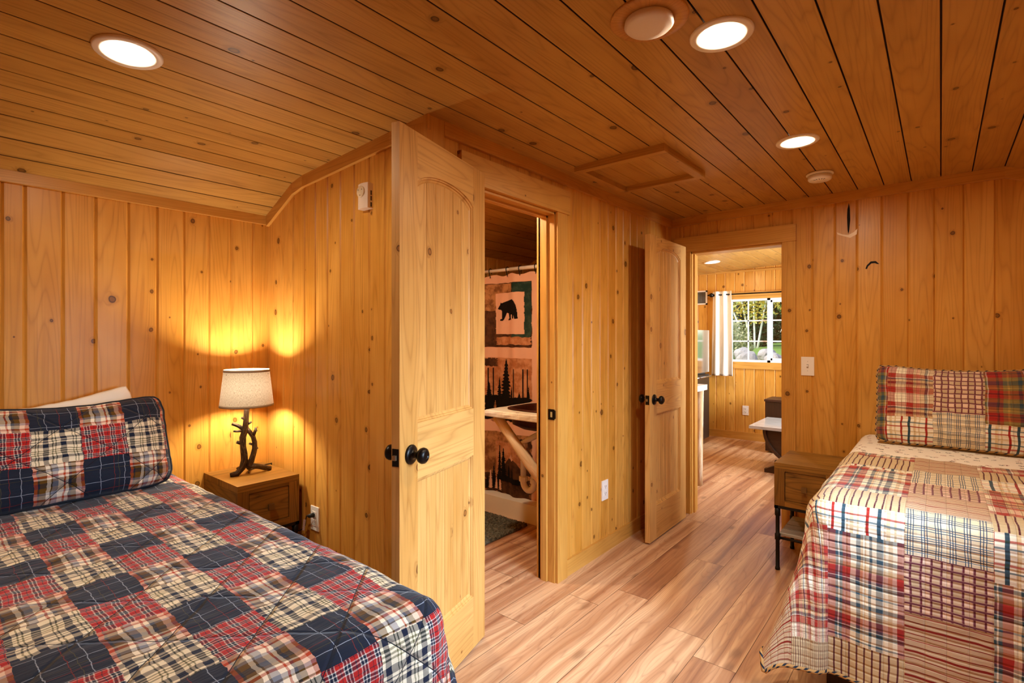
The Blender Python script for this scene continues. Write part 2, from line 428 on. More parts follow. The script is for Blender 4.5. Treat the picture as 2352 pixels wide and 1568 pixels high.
def binding_mat(name, a, b):
    T = NT(name); u, v = T.uv()
    x = T.math('FRACT', T.math('DIVIDE', T.math('ADD', v, T.math('MULTIPLY', u, 1.2)), .034))
    T.bsdf(T.mix(T.math('LESS_THAN', x, .3), lin(a), lin(b)), .9, spec=.1); return T.m
BIND = binding_mat('tan_binding', '#b58a55', '#222b38')
NAVYBIND = plain('navy_binding', '#10141f', .8)

def sheet_mat():
    T = NT('printed_sheet'); o = T.obj()
    vor = T.n('ShaderNodeTexVoronoi', voronoi_dimensions='2D'); T.put(vor.inputs['Vector'], o); vor.inputs['Scale'].default_value = 17
    sc = T.n('ShaderNodeSeparateColor'); T.put(sc.inputs[0], vor.outputs['Color'])
    wav = T.noise(o, 75, 3, .6)
    d = T.math('ADD', vor.outputs['Distance'], T.math('MULTIPLY', wav, .35))
    f = T.math('MULTIPLY', T.math('LESS_THAN', d, .36), T.math('GREATER_THAN', T.noise(o, 190, 2), .5))
    inkc = T.mix(T.math('GREATER_THAN', sc.outputs[0], .6), lin('#4b4440'), lin('#8a4a40'))
    T.bsdf(T.mix(f, lin('#f0e6d6'), inkc), .85, normal=T.bump(T.noise(o, 14, 3), .25, .01), spec=.15); return T.m
SHEET = sheet_mat()
CREAM = plain('cream_cotton', '#ece3d6', .9, spec=.1, bumpscale=40, bumps=.15)

# ------------------------------------------------------------------ room dimensions (metres, camera above the origin)
XL, XB, YL, YB, XR, YF = -2.93, -1.575, 1.375, 3.79, .56, -.95
YB2, YFAR = 3.885, 6.95
CP = [(-2.96, 1.957), (-2.912, 1.979), (-2.625, 2.108), (-2.52, 2.128), (-1.80, 2.168), (-1.30, 2.192), (.262, 2.203), (.62, 2.06)]
def cz(x):
    for (a, za), (b, zb) in zip(CP, CP[1:]):
        if x <= b: return za + (zb-za)*(x-a)/(b-a)
    return CP[-1][1]

DOORTOP = -1
# ---- V-groove boarded surfaces
def planks(mb, u0, u1, bottom, top, place, grooves, nrm_sign=1, gw=.0075, gd=.0065, brk=(), mat=0, uvofs=0.0):
    """boards between grooves; place(u, t, depth) -> point; bottom/top functions of u"""
    gs = sorted(g for g in grooves if u0+gw*1.5 < g < u1-gw*1.5)
    edges = [u0] + gs + [u1]
    bfun = bottom if callable(bottom) else (lambda u: bottom)
    tf0 = top if callable(top) else (lambda u: top)
    tfun = (lambda u: tf0(u)+.02) if (callable(top) or top > 1.9 and top != DOORTOP) else tf0
    def strip(a, da, b, db):
        cuts = [a] + [x for x in sorted(brk) if a+1e-4 < x < b-1e-4] + [b]
        for c, d in zip(cuts, cuts[1:]):
            fa = da + (db-da)*((c-a)/(b-a)); fb = da + (db-da)*((d-a)/(b-a))
            pts = [place(c, bfun(c), fa), place(d, bfun(d), fb), place(d, tfun(d), fb), place(c, tfun(c), fa)]
            mb.face([mb.v(p) for p in pts], [(c, bfun(c)), (d, bfun(d)), (d, tfun(d)), (c, tfun(c))], mat)
    for k in range(len(edges)-1):
        a, b = edges[k], edges[k+1]; mb.newpid()
        la = a + (gw if k > 0 else 0); lb = b - (gw if k < len(edges)-2 else 0)
        if k > 0: strip(a, gd, la, 0)
        strip(la, 0, lb, 0)
        if k < len(edges)-2: strip(lb, 0, b, gd)

def fill(a, b, w, seed=0):
    r = random.Random(seed); out = []; x = a + w*.6
    while x < b: out.append(x); x += w*(1 + .03*(r.random()-.5))
    return out
CB = [p[0] for p in CP]
# wall_left : x = XL, facing +x
mb = MB()
gl = fill(YF, .30, .118, 1) + [.368, .489, .602, .724, .839, .955, 1.071, 1.183, 1.297]
planks(mb, YF, YL, 0, cz(XL), lambda u, z, d: (XL-d, u, z), gl)
planks(mb, YL+.1, YB, 0, cz(XL), lambda u, z, d: (XL-d, u, z), fill(YL, YB, .118, 2))
mb.box(XL-.1, XL-.012, YF-.1, YB, 0, 2.0)
struct(mb.build('wall_left', WALL, recalc=False))
# wall_partition : the bathroom's side wall by the lamp, y = YL facing -y, and the wall with the bathroom door, x = XB facing +x
mb = MB()
planks(mb, XL, XB, 0, cz, lambda u, z, d: (u, YL+d, z), [-2.747, -2.64, -2.524, -2.419, -2.307, -2.194, -2.081, -1.965, -1.85, -1.74, -1.635], brk=CB)
planks(mb, XL, XB-.09, 0, cz, lambda u, z, d: (u, YL+.09-d, z), fill(XL, XB, .115, 5), brk=CB)
struct(mb.build('wall_partition', WALL, recalc=False))
mb = MB()
DY0, DY1, DH = 1.655, 2.252, 1.965          # bathroom door opening
gb = fill(YL+.02, YB, .0985, 3)
for (a, b, z0) in ((YL, DY0, 0), (DY0, DY1, DH), (DY1, YB, 0)):
    planks(mb, a, b, z0, cz(XB)+.004, lambda u, z, d: (XB-d, u, z), gb)
    planks(mb, a, b, z0, cz(XB), lambda u, z, d: (XB-.09+d, u, z), gb)
struct(mb.build('wall_bath', WALL, recalc=False))
# wall_back : y = YB facing -y with the doorway to the living room
BX0, BX1, BH = -1.415, -.811, 1.925
mb = MB()
gk = fill(XL, -1.6, .12, 8) + [-1.477, -1.36, -1.234, -1.11, -.993, -.872, -.752, -.634, -.51, -.394, -.27, -.144, -.025, .101, .227, .352, .47]
for (a, b, z0) in ((XL, BX0, 0), (BX0, BX1, BH), (BX1, XR, 0)):
    planks(mb, a, b, z0, cz, lambda u, z, d: (u, YB+d, z), gk, brk=CB)
    planks(mb, a, b, z0, cz, lambda u, z, d: (u, YB2-d, z), gk, brk=CB)
struct(mb.build('wall_back', WALL, recalc=False))
SPLIT = plain('open_split', '#120a05', .9); SPL = plain('raw_splinter', '#e6bd7c', .35)
wb = [o for o in COL.objects if o.name == 'wall_back'][0]
def mark(name, pts, mat):
    m_ = MB(); m_.poly([(x, YB-.0008, z) for x, z in pts]); m_.build(name, mat, wb, recalc=False)
mark('bark_split', [(-.436, 2.128), (-.431, 2.09), (-.429, 2.02), (-.434, 1.96), (-.439, 1.935), (-.443, 1.96), (-.446, 2.04), (-.444, 2.09)], SPLIT)
mark('splinter', [(-.50, 1.955), (-.47, 1.938), (-.44, 1.930), (-.41, 1.945), (-.392, 1.965), (-.395, 1.93), (-.43, 1.912), (-.46, 1.925), (-.495, 1.94)], SPL)
mark('knot_crescent', [(-.352, 1.715), (-.345, 1.735), (-.325, 1.757), (-.300, 1.757), (-.283, 1.738), (-.292, 1.738), (-.305, 1.745), (-.322, 1.744), (-.338, 1.728), (-.344, 1.712)], SPLIT)
# wall_right with a window behind the foot of the right bed (outside the frame), wall_front behind the camera
WY0, WY1, WZ0, WZ1 = 1.22, 1.96, .86, 1.56
mb = MB()
for (a, b, z0, z1) in ((YF, WY0, 0, cz(XR)), (WY0, WY1, 0, WZ0), (WY0, WY1, WZ1, cz(XR)), (WY1, YB, 0, cz(XR))):
    planks(mb, a, b, z0, z1, lambda u, z, d: (XR+d, u, z), fill(YF, YB, .12, 9))
LY0, LY1, LZ0, LZ1 = 4.55, 6.45, .75, 1.85
for (a, b, z0, z1) in ((YB2, LY0, 0, cz(XR)), (LY0, LY1, 0, LZ0), (LY0, LY1, LZ1, cz(XR)), (LY1, YFAR, 0, cz(XR))):
    planks(mb, a, b, z0, z1, lambda u, z, d: (XR+d, u, z), fill(YB2, YFAR, .12, 10))
struct(mb.build('wall_right', WALL, recalc=False))
mb = MB()
planks(mb, XL, XR, 0, cz, lambda u, z, d: (u, YF-d, z), fill(XL, XR, .12, 11), brk=CB)
struct(mb.build('wall_front', WALL, recalc=False))
# living room walls
VX0, VX1, VZ0, VZ1 = -2.11, -1.02, .985, 1.785      # far window
mb = MB()
gf = fill(XL, XR, .118, 12)
for (a, b, z0, z1) in ((XL, VX0, 0, None), (VX0, VX1, 0, VZ0), (VX0, VX1, VZ1, None), (VX1, XR, 0, None)):
    planks(mb, a, b, z0, z1 if z1 else cz, lambda u, z, d: (u, YFAR+d, z), gf, brk=CB)
struct(mb.build('wall_far', WALL, recalc=False))
mb = MB()
planks(mb, YB2, YFAR, 0, cz(XL), lambda u, z, d: (XL-d, u, z), fill(YB2, YFAR, .118, 13))
mb.box(XL-.1, XL-.012, YB2, YFAR+.1, 0, 2.0)
struct(mb.build('wall_living', WALL, recalc=False))

# ceiling boards run along y
cg = [-2.836, -2.738, -2.625, -2.523, -2.398, -2.276, -2.162, -2.044, -1.918, -1.797, -1.685, -1.575, -1.462, -1.327, -1.196, -1.051, -.913, -.78, -.65, -.52, -.388, -.258, -.13, .001, .133, .262, .40, .52]
def ceiling(name, y0, y1):
    mb = MB()
    ed = [-2.97] + cg + [.63]; gw, gd = .0034, .012
    def strip(a, da, b, db, mt=0):
        cuts = [a] + [x for x in CB if a+1e-4 < x < b-1e-4] + [b]
        for c, d in zip(cuts, cuts[1:]):
            fa = da+(db-da)*(c-a)/(b-a); fb = da+(db-da)*(d-a)/(b-a)
            mb.face([mb.v(p) for p in ((c, y1, cz(c)+fa), (d, y1, cz(d)+fb), (d, y0, cz(d)+fb), (c, y0, cz(c)+fa))], [(c, y1), (d, y1), (d, y0), (c, y0)], mt)
    for k in range(len(ed)-1):
        a, b = ed[k], ed[k+1]; mb.newpid()
        la = a+(gw if k else 0); lb = b-(gw if k < len(ed)-2 else 0)
        gs = .0024      # half width of the open joint between two boards
        if k: strip(a, gd, a+gs, gd, 1); strip(a+gs, gd, a+gs+1e-5, gd*.1, 1); strip(a+gs, gd*.1, la, 0)
        strip(la, 0, lb, 0)
        if k < len(ed)-2: strip(lb, 0, b-gs, gd*.1); strip(b-gs-1e-5, gd*.1, b-gs, gd, 1); strip(b-gs, gd, b, gd, 1)
    return struct(mb.build(name, [CEIL, GAP], recalc=False))
ceiling('ceiling', YF-.02, YB+.01)
ceiling('ceiling_living', YB2-.01, YFAR+.02)

# floor : loose-lay planks with hairline joints over a dark underlay
mb = MB()
ph = {-1: 2.098, -2: 2.243, -3: 3.03, -4: 2.407, -5: 2.205}
w = .1672; e = .0009
for k in range(-14, 9):
    x0 = -.611 + w*k + 0; x1 = x0 + w
    if x1 < XL or x0 > XR+.2: continue
    p0 = ph.get(k, 1.45*random.random())
    y = p0 - 1.45*math.ceil((p0-YF+.1)/1.45)
    while y < YFAR+.1:
        mb.newpid(); a, b = max(y, YF-.1)+e, min(y+1.45, YFAR+.1)-e
        if b > a:
            q = [(x0+e, a), (x1-e, a), (x1-e, b), (x0+e, b)]
            mb.face([mb.v((px, py, 0)) for px, py in q], q, 0)
        y += 1.45
mb.box(XL-.1, XR+.2, YF-.15, YFAR+.15, -.06, -.0012, mat=1)
struct(mb.build('floor', [FLOOR, GAP], recalc=False))

# ------------------------------------------------------------------ trim
def trimbox(name, x0, x1, y0, y1, z0, z1, grain, mat=TRIM, bev=.002):
    mb = MB(); mb.box(x0, x1, y0, y1, z0, z1, grain); return struct(mb.build(name, mat, bevel=bev))
def crown_poly(name, pts, y0, y1, h=.058):
    """crown along a gable line given by x points on the ceiling"""
    mb = MB()
    for a, b in zip(pts, pts[1:]):
        za, zb = cz(a), cz(b); mb.newpid()
        P = [(a, za-h), (b, zb-h), (b, zb), (a, za)]
        for yy, fl in ((y0, False), (y1, True)):
            q = [(x, yy, z) for x, z in P]
            if fl: q.reverse()
            mb.face([mb.v(p) for p in q], [(p[2], p[0]) for p in q])
        for i in range(4):
            (xa, z0_), (xb, z1_) = P[i], P[(i+1) % 4]
            q = [(xa, y1, z0_), (xb, y1, z1_), (xb, y0, z1_), (xa, y0, z0_)]
            mb.face([mb.v(p) for p in q], [(p[1], p[0]) for p in q])
    return struct(mb.build(name, TRIM, bevel=.0015))
trimbox('trim_1', XL, XL+.018, YF, YL, 1.930, 1.978, 'y')
crown_poly('trim_2', [XL+.018, -2.625, -2.52, -1.80, XB+.02], YL-.017, YL)
trimbox('trim_3', XB, XB+.018, 1.452, YB, cz(XB)-.056, cz(XB)+.012, 'y')
crown_poly('trim_4', [XB+.018, -1.30, .262, XR], YB-.017, YB, .060)
trimbox('trim_5', XB-.004, XB+.016, YL-.018, 1.452, 0, cz(XB)+.008, 'z')     # corner boards
trimbox('trim_6', XB-.07, XB-.004, YL-.018, YL, 0, cz(XB)-.03, 'z')
# bathroom door casing, jamb and stop
trimbox('trim_7', XB, XB+.020, DY1+.006, DY1+.098, 0, DH-.004, 'z')
trimbox('trim_8', XB, XB+.014, DY0-.10, DY0-.006, 0, DH-.004, 'z')
trimbox('trim_9', XB, XB+.027, DY0-.115, DY1+.115, DH-.004, DH+.122, 'y')
mb = MB()
mb.box(XB-.10, XB+.004, DY1-.002, DY1+.018, 0, DH, 'z'); mb.box(XB-.10, XB+.004, DY0-.018, DY0+.002, 0, DH, 'z')
mb.box(XB-.10, XB+.004, DY0-.018, DY1+.018, DH-.018, DH+.002, 'y')
mb.box(XB-.075, XB-.040, DY1-.014, DY1-.002, 0, DH-.018, 'z'); mb.box(XB-.075, XB-.040, DY0+.002, DY0+.014, 0, DH-.018, 'z')
mb.box(XB-.075, XB-.040, DY0, DY1, DH-.030, DH-.018, 'y')
mb.box(XB-.112, XB-.09, DY1-.002, DY1+.085, 0, DH+.08, 'z'); mb.box(XB-.112, XB-.09, DY0-.085, DY0+.002, 0, DH+.08, 'z')
jam = struct(mb.build('trim_10', TRIM, bevel=.0015))
mb = MB(); mb.box(XB-.034, XB+.006, DY1-.0045, DY1-.002, .862, .918); mb.box(XB+.0035, XB+.0065, DY1-.004, DY1+.012, .868, .912)
sp = mb.build('strike_plate', BLACKMETAL, jam, bevel=.001); sp['label'] = 'black strike plate on bathroom door jamb'
mb = MB(); mb.box(XB-.020, XB-.008, DY1-.0052, DY1-.0044, .876, .904); mb.build('latch_hole', plain('brass_slot', '#b89a5a', .5), sp)
# back doorway casing and jamb
trimbox('trim_11', BX1+.004, BX1+.084, YB-.018, YB, 0, BH+.002, 'z')
trimbox('trim_12', BX0-.084, BX0-.004, YB-.018, YB, 0, BH+.002, 'z')
trimbox('trim_13', XB+.03, BX1+.086, YB-.024, YB, BH+.002, BH+.112, 'x')
mb = MB()
mb.box(BX0-.018, BX0+.002, YB-.004, YB2+.02, 0, BH, 'z'); mb.box(BX1-.002, BX1+.018, YB-.004, YB2+.02, 0, BH, 'z')
mb.box(BX0-.018, BX1+.018, YB-.004, YB2+.02, BH-.012, BH+.004, 'x'); mb.box(BX0+.002, BX0+.012, YB+.03, YB+.06, 0, BH-.012, 'z')
struct(mb.build('trim_14', TRIM, bevel=.0015))
# baseboards
def base(name, *a): trimbox(name, *a)
base('baseboard_bath', XB, XB+.014, DY1+.098, YB, 0, .088, 'y')
base('baseboard_back', BX1+.084, XR, YB-.014, YB, 0, .088, 'x')
base('baseboard_corner', XB+.014, BX0-.084, YB-.014, YB, 0, .088, 'x')
base('baseboard_partition', XL+.014, XB-.07, YL-.014, YL, 0, .088, 'x')
base('baseboard_left', XL, XL+.014, YF, YL, 0, .088, 'y')
base('baseboard_far', XL, XR, YFAR-.014, YFAR, 0, .095, 'x')
trimbox('trim_15', XL, XR, YFAR-.012, YFAR, 2.125, 2.15, 'x')

# ------------------------------------------------------------------ pine doors
def inset_panel(mb, x0, x1, z0, z1, arch, y, sgn, dep=.0145, bw=.017):
    """sticking and boarded panel seen on one face; y = face plane, sgn = outward direction"""
    N = 20
    def top(x, k=0.0):   # arch profile (rise 0 = straight)
        if not arch: return z1-k
        t = (x-(x0+x1)/2)/((x1-x0)/2); t = max(-1, min(1, t))
        return z1-k + arch*math.sqrt(max(0, 1-(t*.93)**2)) - arch*math.sqrt(1-.93**2)
    def ring(ins, d):
        a, b = x0+ins, x1-ins
        pts = [(a, z0+ins), (b, z0+ins)]
        for k in range(N+1):
            x = b+(a-b)*k/N
            tt = (x-(a+b)/2)/((b-a)/2)
            if arch: z = z1-ins + arch*(math.sqrt(max(0, 1-(tt*.93)**2))-math.sqrt(1-.93**2))
            else: z = z1-ins
            pts.append((x, z))
        return [(px, y-sgn*d, pz) for px, pz in pts]
    prof = [(0, 0), (.0015, .005), (.0065, .0055), (.008, .0105), (.013, .0115), (bw, dep)]
    rings = [ring(i, d) for i, d in prof]; mb.newpid()
    for A, B in zip(rings, rings[1:]):
        n = len(A)
        VA = [mb.v(p) for p in A]; VB = [mb.v(p) for p in B]
        for k in range(n):
            k2 = (k+1) % n
            f = mb.face([VA[k], VA[k2], VB[k2], VB[k]], [(A[k][0]*.3, A[k][2]), (A[k2][0]*.3, A[k2][2]), (B[k2][0]*.3, B[k2][2]), (B[k][0]*.3, B[k][2])])
    # boarded field with v grooves
    a, b = x0+bw, x1-bw; nb = 6; gw = .0025
    def tz(x):
        tt = (x-(a+b)/2)/((b-a)/2)
        return z1-bw + (arch*(math.sqrt(max(0, 1-(tt*.93)**2))-math.sqrt(1-.93**2)) if arch else 0)
    for i in range(nb):
        mb.newpid(); u0 = a+(b-a)*i/nb; u1 = a+(b-a)*(i+1)/nb
        m = 5
        xs = [u0] + ([u0+gw] if i else []) + [u0+gw+(u1-u0-2*gw)*k/m for k in range(1, m)] + ([u1-gw] if i < nb-1 else []) + [u1]
        for c, d in zip(xs, xs[1:]):
            dc = dep+(.003 if (c == u0 and i) else 0); dd = dep+(.003 if (d == u1 and i < nb-1) else 0)
            P = [(c, y-sgn*dc, z0+bw), (d, y-sgn*dd, z0+bw), (d, y-sgn*dd, tz(d)), (c, y-sgn*dc, tz(c))]
            mb.face([mb.v(p) for p in P], [(p[0], p[2]) for p in P])
    return
def make_door(name, W, H, label, thick=.032):
    """local frame: x from hinge (0) to latch (W), y = 0 front face (faces -y), thickness towards +y"""
    r = sroot(name, label=label, cat='door')
    st = .102; z = (.012, .225, .812, 1.005, 1.838, H); arch = .075
    mb = MB(); mb.box(0, st, 0, thick, z[0], H, 'z'); mb.build('stile', DOOR, r, bevel=.0015)
    mb = MB(); mb.box(W-st, W, 0, thick, z[0], H, 'z'); mb.build('stile', DOOR, r, bevel=.0015)
    mb = MB(); mb.box(st, W-st, 0, thick, z[0], z[1], 'x'); mb.build('rail', DOOR, r, bevel=.001)
    mb = MB(); mb.box(st, W-st, 0, thick, z[2], z[3], 'x'); mb.build('rail', DOOR, r, bevel=.001)
    # arched top rail
    mb = MB(); N = 20; a, b = st, W-st
    def tz(x):
        t = (x-(a+b)/2)/((b-a)/2)
        return z[4] + arch*(math.sqrt(max(0, 1-(t*.93)**2))-math.sqrt(1-.93**2))
    xs = [a+(b-a)*k/N for k in range(N+1)]
    for c, d in zip(xs, xs[1:]):
        for yy in (0, thick):
            q = [(c, yy, tz(c)), (d, yy, tz(d)), (d, yy, H), (c, yy, H)]
            if yy: q.reverse()
            mb.face([mb.v(p) for p in q], [(p[2], p[0]) for p in q])
        q = [(c, 0, H), (d, 0, H), (d, thick, H), (c, thick, H)]; mb.face([mb.v(p) for p in q], [(p[1], p[0]) for p in q])
        q = [(c, thick, tz(c)), (d, thick, tz(d)), (d, 0, tz(d)), (c, 0, tz(c))]; mb.face([mb.v(p) for p in q], [(p[1], p[0]) for p in q])
    mb.build('rail', DOOR, r, recalc=False)
    for (z0, z1, ar) in ((z[1], z[2], 0), (z[3], z[4], arch)):
        mb = MB()
        inset_panel(mb, st, W-st, z0, z1, ar, 0, -1); inset_panel(mb, st, W-st, z0, z1, ar, thick, 1)
        mb.build('panel', DOOR, r, recalc=True)
    # knobs, latch plate, hinges
    zk = .905; xk = W-.062
    for sgn, y in ((-1, 0), (1, thick)):
        mb = MB()
        pr = [(.0, -.001), (.033, -.001), (.0335, .004), (.030, .008), (.020, .010), (.012, .013), (.0105, .028), (.014, .034), (.0245, .040), (.0275, .049), (.0255, .057), (.018, .063), (.009, .0655), (.0085, .0635), (0, .0635)]
        mb.lathe([(a, sgn*h) for a, h in pr], (xk, y, zk), 28, 'y')
        k = mb.build('knob', BLACKMETAL, r); k['label'] = 'round black knob on a round plate'
    mb = MB(); mb.box(W-.0005, W+.0015, thick/2-.0125, thick/2+.0125, zk-.029, zk+.029)
    lp = mb.build('latch_plate', BLACKMETAL, r, bevel=.0008); lp['label'] = 'black latch plate on the door edge'
    mb = MB(); mb.box(W+.001, W+.010, thick/2-.006, thick/2+.006, zk-.008, zk+.008); lb = mb.build('latch_bolt', plain('latch_bolt_'+name, '#a38a6a', .35, .9), lp, bevel=.003)
    for zz in (.2, 1.0, 1.8):
        mb = MB(); mb.lathe([(.006, -.045), (.006, .045)], (-.003, -.004, zz), 12, 'z'); mb.box(-.0012, .0, 0, thick-.004, zz-.045, zz+.045)
        mb.build('hinge', BLACKMETAL, r)
    return r
d1 = make_door('door_1', .603, 2.005, 'knotty pine arched-panel door standing open beside the bathroom doorway')
H1 = Vector((-1.518, 1.65)); L1 = Vector((-1.360, 1.069))
# local -y must face the camera side (+x): hinge->latch is local +x
dr = (L1-H1).normalized(); d1.location = (H1.x-.032*-dr.y, H1.y-.032*dr.x, 0); d1.rotation_euler = (0, 0, math.atan2(dr.y, dr.x))
d2 = make_door('door_2', .612, 1.945, 'knotty pine arched-panel door standing open against the wall beside the living room doorway')
d2.location = (-1.438, 3.652, 0); d2.rotation_euler = (0, 0, -PI/2+.012)

# ------------------------------------------------------------------ beds
def quilt_mesh(L, W, hang, r, flare, corner, umap, top_z, step=.0125, hem=None, p=5, ymax=9, puff=.004, fold=.2, seed=0, side_wave=.010):
    """cloth over a bed: local x from head to foot (0..L), y across (-W/2..W/2); returns MB and hem path"""
    mb = MB()
    na = int((W+2*hang)/step); nb = int((L+hang)/step)
    def P(i, j):
        a = -W/2-hang + (W+2*hang)*i/na; b = (L+hang)*j/nb
        ca = max(-W/2+r, min(W/2-r, a)); cb = min(L-r, b)
        ox, oy = a-ca, b-cb; rr = math.hypot(ox, oy)
        n1 = noise.noise(Vector((a*5+seed, b*5, 3.1))); n2 = noise.noise(Vector((a*22+seed, b*16, 1.7))); n3 = noise.noise(Vector((a*60, b*25+seed, 1.7)))
        bulge = puff*(1.6*n1 + .8*n2 + .35*n3)
        if rr < 1e-6: return (cb, ca, top_z + bulge)
        lim = lambda x: abs(x)
        rho = (lim(ox)**p + lim(oy)**p)**(1/p)
        dx, dy = oy/rr, ox/rr
        phi = math.atan2(abs(oy), abs(ox))      # 0 = pure side, pi/2 = pure foot
        s2 = math.sin(2*phi)
        arc = r*PI/2
        if rho < arc: hor = r*math.sin(rho/r); drop = r*(1-math.cos(rho/r))
        else:
            q = (rho-arc); qq = q/hang
            fl = flare + corner*s2**1.2*(1+fold*math.sin(6*phi+seed))
            sidec = (cb if abs(ox) > abs(oy) else ca)
            wave = side_wave*qq*(math.sin(sidec*13+seed)+.6*math.sin(sidec*29+seed*2))*(1-s2*.6)
            hor = r + fl*q*(.55+.45*qq) + wave; drop = r + q*math.sqrt(max(.2, 1-fl*fl*.6))
        hor += bulge*min(1, rho/r); z = top_z - drop + bulge*max(0, 1-rho/r)
        return (cb+dx*hor, min(ca+dy*hor, ymax-.004*(i/na)), max(z, .012))
    def UV(i, j):
        a = -W/2-hang + (W+2*hang)*i/na; b = (L+hang)*j/nb
        return umap(b, a)
    V = mb.grid(P, UV, na, nb)
    hempath = [V[i][nb].co.copy() for i in range(na+1)]
    hempath = [V[0][j].co.copy() for j in range(nb)] + hempath + [V[na][j].co.copy() for j in range(nb-1, -1, -1)]
    return mb, hempath

def pillow_mesh(w, h, t, umap, n=3.2, pinch=.03, sag=0.0, seed=0, nu=60, nv=44, wr=.006, rnd=.06):
    """local x = width, z = height (0..h), y = thickness (front is -y)"""
    mb = MB(); shells = []
    for sgn in (-1, 1):
        def P(i, j, sgn=sgn):
            a = -1+2*i/nu; b = -1+2*j/nv
            a = math.copysign(abs(a)**.85, a); b = math.copysign(abs(b)**.85, b)
            th = (max(0, 1-abs(a)**n)**.6)*(max(0, 1-abs(b)**n)**.6)
            x = a*w/2*(1-pinch*(1-b*b)*abs(a)**3); z = h/2 + b*h/2*(1-pinch*(1-a*a)*1.2)
            x *= 1-rnd*abs(b)**6*abs(a)**2; z = h/2 + (z-h/2)*(1-rnd*abs(a)**6*abs(b)**2)
            z -= sag*(1-a*a)*(b+1)/2
            wv = wr*(noise.noise(Vector((a*3+seed, b*3, sgn)))+.6*noise.noise(Vector((a*8+seed, b*7, sgn+4))))*(th**.5)
            edge = .004*noise.noise(Vector((a*6+seed, b*6, 9)))
            return (x+edge, sgn*(t/2*th) + wv + edge, z+edge)
        def UV(i, j):
            a = -1+2*i/nu; b = -1+2*j/nv
            a = math.copysign(abs(a)**.85, a); b = math.copysign(abs(b)**.85, b)
            return umap(a*w/2, (b+1)*h/2)
        V = mb.grid(P, UV, nu, nv, flip=(sgn == 1)); shells.append(V)
    V = shells[0]
    loop = [V[i][0].co.copy() for i in range(nu)] + [V[nu][j].co.copy() for j in range(nv)] + [V[i][nv].co.copy() for i in range(nu, 0, -1)] + [V[0][j].co.copy() for j in range(nv, -1, -1)]
    bmesh.ops.remove_doubles(mb.bm, verts=mb.bm.verts[:], dist=.0005)
    return mb, loop

def make_bed(name, label, loc, rotz, L, W, ztop, legs=True):
    """simple bunk: mattress on a dark frame; local x head->foot"""
    r = thing(name, label, 'bed', loc, rotz)
    mb = MB(); mb.box(.02, L-.03, -W/2+.03, W/2-.03, ztop-.26, ztop-.02); mb.build('mattress', CREAM, r, bevel=.04, seg=4)
    mb = MB(); mb.box(.01, L-.05, -W/2+.045, W/2-.045, ztop-.40, ztop-.262, 'x'); mb.build('bed_frame', DARKWOOD, r, bevel=.006)
    for sx in (.05, L-.13):
        for sy in (-W/2+.05, W/2-.13):
            mb = MB(); mb.box(sx, sx+.07, sy, sy+.08, 0, ztop-.401); lg = mb.build('leg', DARKWOOD, r, bevel=.005)
    return r

# left bed: head at the left wall, foot towards +x
BLW, BLL, BLZ, BLY = .95, 1.985, .665, .408
bl = make_bed('bed', 'low bed by the left wall, hidden under the navy plaid quilt', (XL+.025, BLY, 0), 0, BLL, BLW, BLZ-.012)
ox = XL+.035
mb, hem = quilt_mesh(BLL-.01, BLW+.03, .46, .075, .10, .17, lambda b, a: (b+ox, a+BLY), BLZ, seed=1.3, puff=.0045, p=7)
ql = mb.build('quilt', NAVYQ, loc=(ox, BLY, 0))
tag(ql, 'navy, red and cream plaid patchwork quilt on the bed by the left wall', 'quilt')
mb = MB(); mb.tube(hem[::2], .006, 6); mb.build('binding', NAVYBIND, ql)
# pillows against the left wall
def lean(o, loc, rz, tilt, roll=0):
    o.location = loc; o.rotation_mode = 'XYZ'
    o.rotation_euler = (tilt, roll, rz)
mb, loop = pillow_mesh(.68, .42, .15, lambda x, z: (-1.69+z*1.02, .285+.131*(x+.125)/.148+.131*1), sag=.03, seed=2, rnd=.10)
sl = mb.build('pillow', NAVYQ)
# local front -y must face +x (room): rotate +90 about z
lean(sl, (-2.575, .468, BLZ+.000), PI/2, math.radians(-25), math.radians(0))
tag(sl, 'navy, red and cream plaid quilted pillow leaning on the left wall', 'pillow')
mb = MB(); mb.tube(loop[::2], .006, 6, cap=False); mb.build('piping', NAVYBIND, sl)
mb, loop = pillow_mesh(.54, .395, .085, lambda x, z: (x, z), sag=.02, seed=5)
wp = mb.build('pillow', CREAM); lean(wp, (-2.772, .505, BLZ+.004), PI/2, math.radians(-13), math.radians(-9))
tag(wp, 'plain white pillow behind the navy plaid pillow, only its top edge showing', 'pillow')

# right bed: head at the back wall, foot towards -y
BRW, BRL, BRZ, BRX = .89, 1.60, .722, .070
br = make_bed('bed', 'bed against the back wall, hidden under the red and tan patchwork quilt', (BRX, YB-.03, 0), -PI/2, BRL, BRW, BRZ-.016)
# local frame (rot -90): local x -> -y world, local y -> +x world
q0 = 3.14
Lq = q0 - (YB-.03-BRL) + .015
mb, hem = quilt_mesh(Lq, BRW+.035, .568, .085, .05, .24, lambda b, a: (a+BRX, b), BRZ, ymax=XR-BRX-.012, seed=4.2, puff=.004, p=8, fold=.28, side_wave=.008)
qr = mb.build('quilt', REDQ, loc=(BRX, q0, 0)); qr.rotation_euler = (0, 0, -PI/2)
tag(qr, 'red, tan and blue checked patchwork quilt on the bed by the back wall', 'quilt')
mb = MB(); mb.tube(hem[::2], .007, 6); mb.build('binding', BIND, qr)
# sheet (folded over at the head)
mb, hem = quilt_mesh(.86, BRW+.012, .30, .07, .03, .0, lambda b, a: (a, b), BRZ-.008, step=.03, seed=7, puff=.003)
